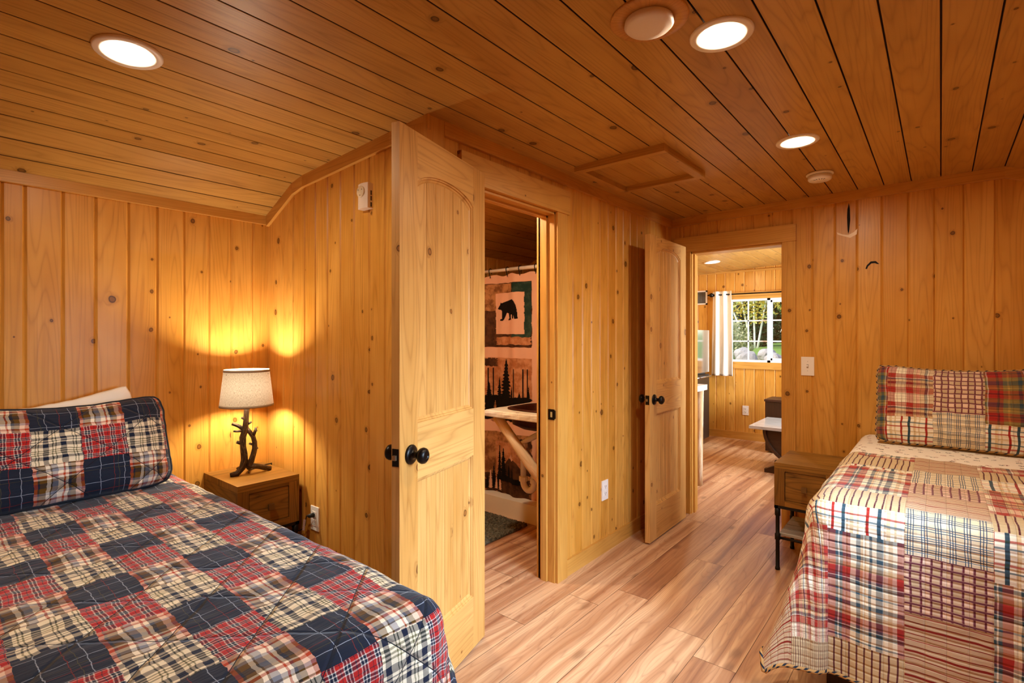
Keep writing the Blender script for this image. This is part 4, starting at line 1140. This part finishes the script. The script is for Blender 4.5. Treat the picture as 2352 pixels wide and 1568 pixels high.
for A, B in zip(rings, rings[1:]):
    for q in range(len(A)): q2 = (q+1) % len(A); mb.face([A[q], A[q2], B[q2], B[q]], [(.1*q, 0), (.1*q+.1, 0), (.1*q+.1, .05), (.1*q, .05)])
def hole(z): return [mb.v((-.265 + math.copysign(abs(c_)**.5, c_)*.176, .02 + math.copysign(abs(s_)**.5, s_)*.16, z)) for c_, s_ in ((math.cos(a_), math.sin(a_)) for a_ in [math.atan2((py-.02)/.16, (px+.265)/.176) for px, py in loopb])]
h0, h1 = hole(.808), hole(.850)
for A, B in ((rings[-1], h1), (h1, h0), (h0, rings[0])):
    for q in range(len(A)):
        q2 = (q+1) % len(A); mb.face([A[q], A[q2], B[q2], B[q]], [(v.co.x, v.co.y) for v in (A[q], A[q2], B[q2], B[q])])
mb.build('countertop', CREAMW, r)
mb = MB(); mb.tube([(-.47, -.175, .805), (-.36, -.172, .69), (-.2, -.17, .53), (-.012, -.165, .36)], [.030, .031, .033, .035], 16, wob=.06)
mb.build('brace', LOG, r)
mb = MB(); mb.tube([(-.47, .175, .805), (-.2, .172, .53), (-.012, .17, .36)], [.030, .032, .034], 16, wob=.06); mb.build('brace', LOG, r)
COPPER = plain('hammered_copper', '#4a2415', .4, .75, bumpscale=60, bumps=.4)
sk = thing('sink', 'dark copper basin set into the bathroom slab', 'sink', (XB-.09-.265, 2.63, .85))
mb = MB(); N = 40
def se(a, rx, ry, n=4): c, s = math.cos(a), math.sin(a); return (math.copysign(abs(c)**(2/n), c)*rx, math.copysign(abs(s)**(2/n), s)*ry)
pr = [(.19, .175, .001), (.19, .175, .009), (.176, .16, .010), (.165, .15, -.004), (.155, .137, -.09), (.10, .08, -.118), (.02, .02, -.120), (.02, .02, -.128), (.11, .09, -.127), (.163, .148, -.095), (.172, .16, -.043)]
rg = [[mb.v((*se(2*PI*q/N, a, b), z)) for q in range(N)] for a, b, z in pr]
for A, B in zip(rg, rg[1:]):
    for q in range(N): q2 = (q+1) % N; mb.face([A[q], A[q2], B[q2], B[q]], None, 0, True)
mb.build('basin', COPPER, sk)
PVC = plain('white_pvc', '#e9dfd2', .3)
ox_ = -.150
dz = lambda pts: [(x, y, z-.85) for x, y, z in pts]
mb = MB(); mb.tube(dz([(0, 0, .724), (0, 0, .70), (ox_*.5, 0, .66), (ox_, 0, .62), (ox_, 0, .40)]), .019, 16); mb.build('tailpiece', PVC, sk)['label'] = 'white plastic tailpiece'
mb = MB(); u_ = [(ox_ + .045*(1-math.cos(a)), 0, .37 - .052*math.sin(a)) for a in [PI*q/12 for q in range(13)]]
mb.tube(dz([(ox_, 0, .40)] + u_ + [(ox_+.09, 0, .42), (ox_+.11, .0, .435), (.262, 0, .44)]), .021, 16); mb.build('trap_bend', PVC, sk)['label'] = 'white plastic trap bend'
for (x, z) in ((ox_, .385), (ox_+.09, .385), (ox_, .60)): mb = MB(); mb.lathe([(.024, -.016), (.029, -.014), (.029, .014), (.024, .016)], (x, 0, z-.85), 12, 'z', smooth=False); mb.build('slip_nut', PVC, sk)

# ------------------------------------------------------------------ living room beyond the doorway
r = thing('kitchen_counter', 'log-legged counter with a pale slab top in the living room', 'counter', (-1.63, 4.56, 0))
mb = MB(); mb.box(-.95, .047, -.19, .05, .838, .884, 'x'); mb.build('slab_top', wood('pale_slab', lin('#efe6d8'), lin('#dccab0'), lin('#b59a78'), rough=.28, knots=.08), r, bevel=.008, seg=3)
for (x, y) in ((-.008, .0), (-.90, -.06)):
    mb = MB(); mb.tube([(x-.01, y, 0), (x-.006, y, .25), (x-.002, y, .55), (x, y, .837)], [.040, .038, .037, .040], 16, wob=.10); mb.build('leg', wood('weathered_log', lin('#cfae84'), lin('#b08a5c'), lin('#7d5a36'), rough=.55, knots=.25, weather=.6), r)
r = thing('refrigerator', 'shiny dark steel appliance behind the pale slab counter', 'refrigerator', (-2.27, 6.235, 0), PI/2)
STEEL = plain('dark_steel', '#c9c6c2', .12, .95); DARKST = plain('dark_body', '#2b2623', .3, .3)
mb = MB(); mb.box(-.30, .30, .0, .60, .03, 1.385); mb.build('body', DARKST, r, bevel=.006)
mb = MB(); mb.box(-.298, .298, -.05, -.004, .87, 1.385); mb.build('door', STEEL, r, bevel=.01)
mb = MB(); mb.box(-.298, .298, -.05, -.004, .06, .845); dd_ = mb.build('door', DARKST, r, bevel=.01)
mb = MB(); mb.tube([(-.25, -.085, .82), (.25, -.085, .82)], .010, 10); mb.tube([(-.24, -.085, .82), (-.24, -.045, .82)], .008, 8); mb.tube([(.24, -.085, .82), (.24, -.045, .82)], .008, 8); mb.build('handle', STEEL, dd_)
# wall register
r = thing('wall_vent', 'white louvred wall vent left of the living room window', 'wall vent', (-2.53, YFAR, 1.825))
mb = MB(); W2, H2 = .145, .093
for (a, b, c, d) in ((-W2, W2, -H2, -H2+.018), (-W2, W2, H2-.018, H2), (-W2, -W2+.018, -H2, H2), (W2-.018, W2, -H2, H2)): mb.box(a, b, -.012, 0, c, d)
mb.build('frame', WHITEPL, r, bevel=.002)
mb = MB()
for q in range(16):
    x = -W2+.022+(2*W2-.044)*q/15; mb.box(x-.003, x+.003, -.009, -.002, -H2+.018, H2-.018)
mb.build('louvre', plain('vent_louvre', '#8d8376', .5), r)
mb = MB(); mb.box(-W2+.01, W2-.01, -.0018, -.0005, -H2+.01, H2-.01); mb.build('backing', DARKSLOT, r)
# window
w1 = sroot('window_1', (0, 0, 0), 0, 'white sliding window with grilles in the living room', 'window')
VINYL = plain('white_vinyl', '#f4f4f4', .35)
XM = -1.648
mb = MB()
yf0, yf1 = YFAR-.004, YFAR+.075
for (a, b, c, d) in ((VX0, VX1, VZ0, VZ0+.028), (VX0, VX1, VZ1-.028, VZ1), (VX0, VX0+.028, VZ0, VZ1), (VX1-.028, VX1, VZ0, VZ1), (XM-.004, XM+.032, VZ0, VZ1)): mb.box(a, b, yf0, yf1, c, d)
mb.build('window_frame', VINYL, w1, bevel=.003)
mb = MB(); a0, a1 = XM+.012, VX1-.02
for (a, b, c, d) in ((a0, a1, VZ0+.02, VZ0+.055), (a0, a1, VZ1-.055, VZ1-.02), (a0, a0+.04, VZ0+.02, VZ1-.02), (a1-.04, a1, VZ0+.02, VZ1-.02)): mb.box(a, b, yf0+.01, yf0+.04, c, d)
mb.build('sash', VINYL, w1, bevel=.002)
mb = MB()
for (xa, xb, yy) in ((VX0+.028, XM, YFAR+.045), (a0+.04, a1-.04, YFAR+.022)):
    for z_ in (1.249, 1.508): mb.box(xa, xb, yy-.003, yy+.003, z_-.008, z_+.008)
mb.box(-1.885-.008, -1.885+.008, YFAR+.042, YFAR+.048, VZ0+.02, VZ1-.02); mb.box(-1.33-.008, -1.33+.008, YFAR+.019, YFAR+.025, VZ0+.05, VZ1-.05)
mb.build('muntin', VINYL, w1)
def glass_mat():
    T = NT('window_glass'); tr = T.n('ShaderNodeBsdfTransparent'); gl = T.n('ShaderNodeBsdfGlossy'); gl.inputs['Roughness'].default_value = .02
    fr = T.n('ShaderNodeFresnel'); fr.inputs[0].default_value = 1.45; mx = T.n('ShaderNodeMixShader')
    T.t.links.new(fr.outputs[0], mx.inputs[0]); T.t.links.new(tr.outputs[0], mx.inputs[1]); T.t.links.new(gl.outputs[0], mx.inputs[2]); T.t.links.new(mx.outputs[0], T.out.inputs[0]); return T.m
GLASS = glass_mat()
for (xa, xb, yy, za, zb) in ((VX0+.02, XM+.002, YFAR+.050, VZ0+.02, VZ1-.02), (a0+.036, a1-.036, YFAR+.027, VZ0+.05, VZ1-.05)):
    mb = MB(); mb.box(xa, xb, yy, yy+.004, za, zb); mb.build('pane', GLASS, w1)
trimbox('trim_16', VX0-.09, VX1+.09, YFAR-.02, YFAR, VZ1-.002, VZ1+.085, 'x'); trimbox('trim_17', VX0-.09, VX1+.09, YFAR-.02, YFAR, VZ0-.085, VZ0+.001, 'x')
trimbox('trim_18', VX0-.088, VX0+.002, YFAR-.018, YFAR, VZ0, VZ1, 'z'); trimbox('trim_19', VX1-.002, VX1+.088, YFAR-.018, YFAR, VZ0, VZ1, 'z')
# curtain and rod
r = thing('curtain_rod', 'black curtain rod with ball ends above the living room window', 'curtain rod', (0, 6.855, 1.845))
mb = MB(); mb.tube([(-2.29, 0, 0), (-.88, 0, 0)], .0085, 12); mb.build('rod', BLACKMETAL, r)
for x, s in ((-2.30, -1), (-.87, 1)):
    mb = MB(); mb.lathe([(0, -.03), (.018, -.025), (.028, -.008), (.029, .004), (.02, .022), (.012, .026), (.012, .038), (.009, .05)][::1] if s > 0 else [(.009, -.05), (.012, -.038), (.012, -.026), (.02, -.022), (.029, -.004), (.028, .008), (.018, .025), (0, .03)], (x-(.0 if s > 0 else .0), 0, 0), 20, 'x'); mb.build('finial', BLACKMETAL, r)
for x in (-2.262, -.90):
    mb = MB(); mb.tube([(x, 0, -.012), (x, .04, -.02), (x, .094, -.02)], .006, 8); mb.lathe([(.018, .088), (.018, .095)], (x, 0, -.02), 14, 'y'); mb.build('bracket', BLACKMETAL, r)
def drape(name, x0, x1, label, n=4.5, seed=0):
    mb = MB(); NX, NZ = 110, 40; zt, zb = 1.888, .805
    def P(i, j):
        t = i/NX; f = j/NZ; xx = x0+(x1-x0)*t; wdt = (x1-x0)
        xx += (t-.5)*wdt*.14*f
        a = .020*(1-.15*f)*math.sin(2*PI*n*t+seed) + .006*noise.noise(Vector((t*9, f*3, seed)))
        return (xx+.012*f*noise.noise(Vector((t*5, f*2, seed+3))), 6.855+a, zt+(zb-zt)*f)
    mb.grid(P, lambda i, j: (i/NX, j/NZ), NX, NZ)
    o = mb.build(name, CREAM); tag(o, label, 'curtain'); m = o.modifiers.new('s', 'SOLIDIFY'); m.thickness = .004; return o
drape('window_curtain', -2.285, -2.045, 'cream curtain panel hanging left of the living room window', 2.6, 1.1)
# half-barrel table
r = thing('coffee_table', 'half-barrel table with a pale reflective top, past the doorway edge', 'table', (-.86, 5.63, 0))
STAVE = wood('dark_stave', lin('#4a3426'), lin('#3a2618'), lin('#20140c'), rough=.35, knots=.03)
mb = MB(); mb.box(-.56, .56, -.345, .345, .425, .452, 'x'); mb.build('table_top', wood('slate_top', lin('#b9b6b2'), lin('#9a9692'), lin('#6d6864'), rough=.10, knots=.0), r, bevel=.004)
mb = MB(); N = 26; R1, R2 = .452, .425; y0, y1 = -.29, .29
A = [PI + PI*q/N for q in range(N+1)]
for rr, fl in ((R1, 0), (R2, 1)):
    for q in range(N):
        mb.newpid() if q % 3 == 0 else None
        qd = [(rr*math.cos(A[q]), y0, .424+.80*rr*math.sin(A[q])), (rr*math.cos(A[q+1]), y0, .424+.80*rr*math.sin(A[q+1])), (rr*math.cos(A[q+1]), y1, .424+.80*rr*math.sin(A[q+1])), (rr*math.cos(A[q]), y1, .424+.80*rr*math.sin(A[q]))]
        mb.face([mb.v(p) for p in qd], [(A[q]*rr, p[1]) for p in qd])
for yy in (y0, y1):
    for q in range(N):
        qd = [(R1*math.cos(A[q]), yy, .424+.80*R1*math.sin(A[q])), (R1*math.cos(A[q+1]), yy, .424+.80*R1*math.sin(A[q+1])), (R2*math.cos(A[q+1]), yy, .424+.80*R2*math.sin(A[q+1])), (R2*math.cos(A[q]), yy, .424+.80*R2*math.sin(A[q]))]
        mb.face([mb.v(p) for p in qd])
mb.build('staves', STAVE, r)
for yy in (y0+.03, y1-.05):
    mb = MB()
    P = [(R2*math.cos(a), R2*.80*math.sin(a)+.424) for a in A]
    for y_ in (yy, yy+.02): mb.poly([(x, y_, z) for x, z in P], [(z, x) for x, z in P])
    mb.build('barrel_head', STAVE, r)
for yy in (-.23, .17):
    mb = MB(); mb.box(-.45, .45, yy, yy+.06, 0, .035, 'x')
    P = [(-.44, .035), (.44, .035), (.30, .10), (.17, .068), (0, .046), (-.17, .068), (-.30, .10)]
    for y_, rv in ((yy, 0), (yy+.06, 1)):
        q = [(x, y_, z) for x, z in P]; mb.poly(q[::-1] if rv else q, [(z, x) for x, z in (P[::-1] if rv else P)])
    for (a, b) in zip(P, P[1:]+P[:1]): mb.poly([(a[0], yy, a[1]), (b[0], yy, b[1]), (b[0], yy+.06, b[1]), (a[0], yy+.06, a[1])], [(0, a[0]), (0, b[0]), (.06, b[0]), (.06, a[0])])
    mb.build('cradle', STAVE, r)
r = thing('side_cabinet', 'dark brown cabinet with a lipped top, half hidden behind the doorway edge', 'cabinet', (-1.37, 6.50, 0))
mb = MB(); mb.box(-.155, .22, -.17, .17, .02, .575, 'z'); mb.build('body', DARKWOOD, r, bevel=.03, seg=4)
mb = MB(); mb.box(-.165, .23, -.18, .18, .576, .600, 'x'); mb.build('top', DARKWOOD, r, bevel=.010, seg=3)
# right-hand windows of both rooms (outside the frame) : frames and glass
for nm, (ya, yb, za, zb), lb in (('window_2', (WY0, WY1, WZ0, WZ1), 'bedroom window in the right wall'), ('window_3', (LY0, LY1, LZ0, LZ1), 'living room window in the right wall')):
    ww = sroot(nm, label=lb, cat='window')
    mb = MB()
    for (a, b, c, d) in ((ya, yb, za, za+.04), (ya, yb, zb-.04, zb), (ya, ya+.04, za, zb), (yb-.04, yb, za, zb), ((ya+yb)/2-.02, (ya+yb)/2+.02, za, zb)): mb.box(XR, XR+.07, a, b, c, d)
    mb.build('window_frame', VINYL, ww, bevel=.003)
    mb = MB(); mb.box(XR+.04, XR+.044, ya+.03, yb-.03, za+.03, zb-.03); mb.build('pane', GLASS, ww)

# ------------------------------------------------------------------ outside the far window
def lawn_z(x, y): return .62 + .020*max(0, y-9) + .24*math.exp(-((y-10.5)/1.0)**2) + .02*noise.noise(Vector((x*.3, y*.3, 0)))
T = NT('lawn'); o_ = T.obj(); f = T.noise(o_, 1.2, 5, .7); f2 = T.noise(o_, 30, 2)
T.bsdf(T.mix(T.math('MULTIPLY_ADD', f2, .4, T.math('MULTIPLY', f, .6)), lin('#3f6b2c'), lin('#9db35c')), .9, spec=.1)
mb = MB(); mb.grid(lambda i, j: (-40+60*i/40, 7.4+60*j/50, lawn_z(-40+60*i/40, 7.4+60*j/50) if j else -.2), lambda i, j: (i, j), 40, 50)
g = mb.build('ground', T.m); struct(g)
ROCK = plain('boulder_rock', '#a9a19a', .85, bumpscale=9, bumps=.5, vary=.35)
rnd = random.Random(4)
rocks = []
for row, (yy, n_, z_) in enumerate(((9.35, 6, 0), (9.95, 6, 0), (10.5, 7, 0))):
    for q in range(n_): rocks.append((-3.85 + .455*q + .2*(row % 2) + .06*rnd.uniform(-1, 1), yy+.05*rnd.uniform(-1, 1), rnd.uniform(.155, .20)))
for k_, (x, y, s) in enumerate(rocks):
    mb = MB(); bmesh.ops.create_icosphere(mb.bm, subdivisions=3, radius=1)
    for v_ in mb.bm.verts:
        d = .92 + .22*noise.noise(v_.co*1.3+Vector((k_*3, 0, 0))) + .08*noise.noise(v_.co*4+Vector((k_, 5, 0)))
        v_.co = Vector((v_.co.x*s*1.15, v_.co.y*s, v_.co.z*s*.95))*d
    b_ = mb.build('boulder', ROCK, loc=(x, y, lawn_z(x, y)+s*.42)); b_.rotation_euler = (0, 0, k_*1.3)
    tag(b_, 'pale grey boulder in the rock bank outside the living room window', 'boulder', 'boulders outside the window')
def leafmat(name, cols):
    T = NT(name); wn = T.n('ShaderNodeTexWhiteNoise', noise_dimensions='1D'); T.put(wn.inputs['W'], T.attr('pid'))
    c = T.ramp(wn.outputs['Value'], [(q/max(1, len(cols)-1), lin(c)) for q, c in enumerate(cols)])
    df = T.n('ShaderNodeBsdfDiffuse'); T.put(df.inputs[0], c); tr = T.n('ShaderNodeBsdfTranslucent'); T.put(tr.inputs[0], c)
    mx = T.n('ShaderNodeMixShader'); mx.inputs[0].default_value = .35
    T.t.links.new(df.outputs[0], mx.inputs[1]); T.t.links.new(tr.outputs[0], mx.inputs[2]); T.t.links.new(mx.outputs[0], T.out.inputs[0]); return T.m
LM = {'birch': leafmat('yellow_leaves', ['#c9a53c', '#e6cd6a', '#b99a3a', '#dfe08a', '#8f8a3a']), 'dark': leafmat('evergreen_needles', ['#1d3526', '#2c4a34', '#3f5f42', '#16281d']),
      'green': leafmat('green_leaves', ['#5f8048', '#7f9c5a', '#4a6a3a', '#a3b878']), 'shrub': leafmat('shrub_leaves', ['#b5b58a', '#cfc99a', '#8f9a62', '#d8cfa8'])}
BARKW = plain('white_bark', '#e8e2d8', .8, vary=.2, bumpscale=12); BARKB = plain('brown_bark', '#4a3b2e', .9)
def leaves(mb, n, c, rad, size, seed, cone=False):
    r = random.Random(seed)
    for q in range(n):
        while True:
            p = Vector((r.uniform(-1, 1), r.uniform(-1, 1), r.uniform(-1, 1)))
            if p.length < 1: break
        if cone:
            t = r.random()**1.4; a = r.uniform(0, 2*PI); rr = rad[0]*(1-t)*(.35+.65*r.random()); p = Vector((rr*math.cos(a), rr*math.sin(a), -rad[2]+2*rad[2]*t - .25*rr))
        else: p = Vector((p.x*rad[0], p.y*rad[1], p.z*rad[2]))
        p += Vector(c); a = Vector((r.gauss(0, 1), r.gauss(0, 1), r.gauss(0, 1))).normalized(); b = a.orthogonal().normalized(); s = size*r.uniform(.6, 1.3)
        mb.newpid(); mb.face([mb.v(p-a*s), mb.v(p+b*s*.6), mb.v(p+a*s), mb.v(p-b*s*.6)])
def tree(label, x, y, kind, h, crad, trunks, n, size, seed, cone=False, bark=None, cz_=.6, group=None):
    z = lawn_z(x, y)-.05; r = thing('tree', label, 'tree', (x, y, z), 0, group)
    rr = random.Random(seed)
    for k_ in range(trunks):
        mb = MB(); dx = (k_-(trunks-1)*.68)*.85 if trunks > 1 else 0
        pts = [(dx*.10*(1+9*t), .1*k_+.1*math.sin(3*t+k_), h*.9*t) for t in [q/8 for q in range(9)]]
        mb.tube(pts, [.042*(1-.75*q/8)*(1 if trunks > 1 else 2.8) for q in range(9)], 8); mb.build('trunk', bark or BARKB, r)
    mb = MB(); leaves(mb, n, (0, 0, h*cz_), (crad, crad, h*(.5 if cone else .42)), size, seed, cone); mb.build('crown', LM[kind], r)
    return r
tree('white-trunked birch clump with yellow leaves outside the living room window', -5.5, 21, 'birch', 4.6, 1.35, 4, 3400, .06, 1, bark=BARKW, cz_=.62)
tree('dark spruce left of the birch outside the window', -6.8, 23.6, 'dark', 8, 1.3, 1, 5000, .10, 2, cone=True, cz_=.52)
tree('dark spruce behind the birch outside the window', -7.2, 29.4, 'dark', 9, 1.9, 1, 6000, .12, 3, cone=True, cz_=.52)
tree('small loose green tree right of the birch outside the window', -5.0, 26.4, 'green', 4.6, 1.1, 1, 2600, .06, 4, cz_=.64)
for q, (x, y) in enumerate(((-14.2, 35), (-11.2, 35.5), (-8.2, 35), (-5.2, 35.5), (-12.7, 40), (-9.7, 40.3), (-6.7, 40), (-2.0, 35), (1.2, 35.4), (-3.6, 40.2), (-17.3, 35.3))):
    tree('dark green tree in the far row beyond the lawn', x, y, 'green' if q in (2, 3) else 'dark', 9, 1.3, 1, 4200, .15, 10+q, cone=False, cz_=.5, group='trees in the far row')
r = thing('shrub', 'pale dry shrub behind the boulders outside the window', 'shrub', (-3.85, 12.8, lawn_z(-3.85, 12.8)))
mb = MB(); leaves(mb, 2600, (0, 0, .45), (.50, .5, .55), .04, 20); mb.build('foliage', LM['shrub'], r)
mb = MB()
for q in range(7): mb.tube([(0, 0, 0), (.3*math.cos(q), .3*math.sin(q), .6)], [.012, .006], 6)
mb.build('stems', BARKB, r)

# ------------------------------------------------------------------ light
W = bpy.data.worlds.new('sky'); S.world = W; W.use_nodes = True; nt = W.node_tree
sky = nt.nodes.new('ShaderNodeTexSky'); sky.sky_type = 'NISHITA'; sky.sun_disc = False; sky.sun_elevation = math.radians(38); sky.sun_rotation = math.radians(200)
bg = nt.nodes['Background']; bg.inputs[1].default_value = .36; nt.links.new(sky.outputs[0], bg.inputs[0])
def light(name, typ, energy, col, loc, rot=(0, 0, 0), **kw):
    l = bpy.data.lights.new(name, typ); l.energy = energy; l.color = col
    for k_, v_ in kw.items(): setattr(l, k_, v_)
    o = bpy.data.objects.new(name, l); COL.objects.link(o); o.location = loc; o.rotation_euler = rot; return o
sun = light('sun', 'SUN', 4.6, (1, .93, .82), (0, 0, 20), angle=.01)
sun.rotation_euler = Vector((.55, .5, -.67)).to_track_quat('-Z', 'Y').to_euler()
# daylight entering by the two right-hand windows
light('window_daylight', 'AREA', 46, (.55, .76, 1.0), (XR+.12, (WY0+WY1)/2, (WZ0+WZ1)/2+.05), (0, PI/2-.6, 0), spread=math.radians(95), shape='RECTANGLE', size=WZ1-WZ0, size_y=WY1-WY0)
light('living_daylight', 'AREA', 290, (.86, .94, 1.0), (XR+.12, (LY0+LY1)/2, (LZ0+LZ1)/2), (0, PI/2, 0), shape='RECTANGLE', size=LZ1-LZ0, size_y=LY1-LY0)
GLOWS = 420.0
GLOW.node_tree.nodes['Emission'].inputs[1].default_value = GLOWS

# ------------------------------------------------------------------ camera
cam = bpy.data.cameras.new('camera'); co = bpy.data.objects.new('camera', cam); COL.objects.link(co)
co.location = (0, 0, 1.30); co.rotation_euler = (PI/2, 0, math.radians(39.6))
cam.sensor_width = 36; cam.lens = 36*1190/2352; cam.shift_y = -10/2352; cam.clip_start = .02; cam.clip_end = 200
S.camera = co
vs = S.view_settings; vs.view_transform = 'Standard'; vs.look = 'None'; vs.gamma = 1; vs.use_curve_mapping = False; vs.exposure = 0.06
S.cycles.use_denoising = True; S.cycles.use_adaptive_sampling = True; S.cycles.adaptive_threshold = .035; S.cycles.max_bounces = 8; S.cycles.diffuse_bounces = 5; S.cycles.glossy_bounces = 3; S.cycles.transparent_max_bounces = 8
S.cycles.caustics_reflective = False; S.cycles.caustics_refractive = False; S.cycles.sample_clamp_indirect = 6
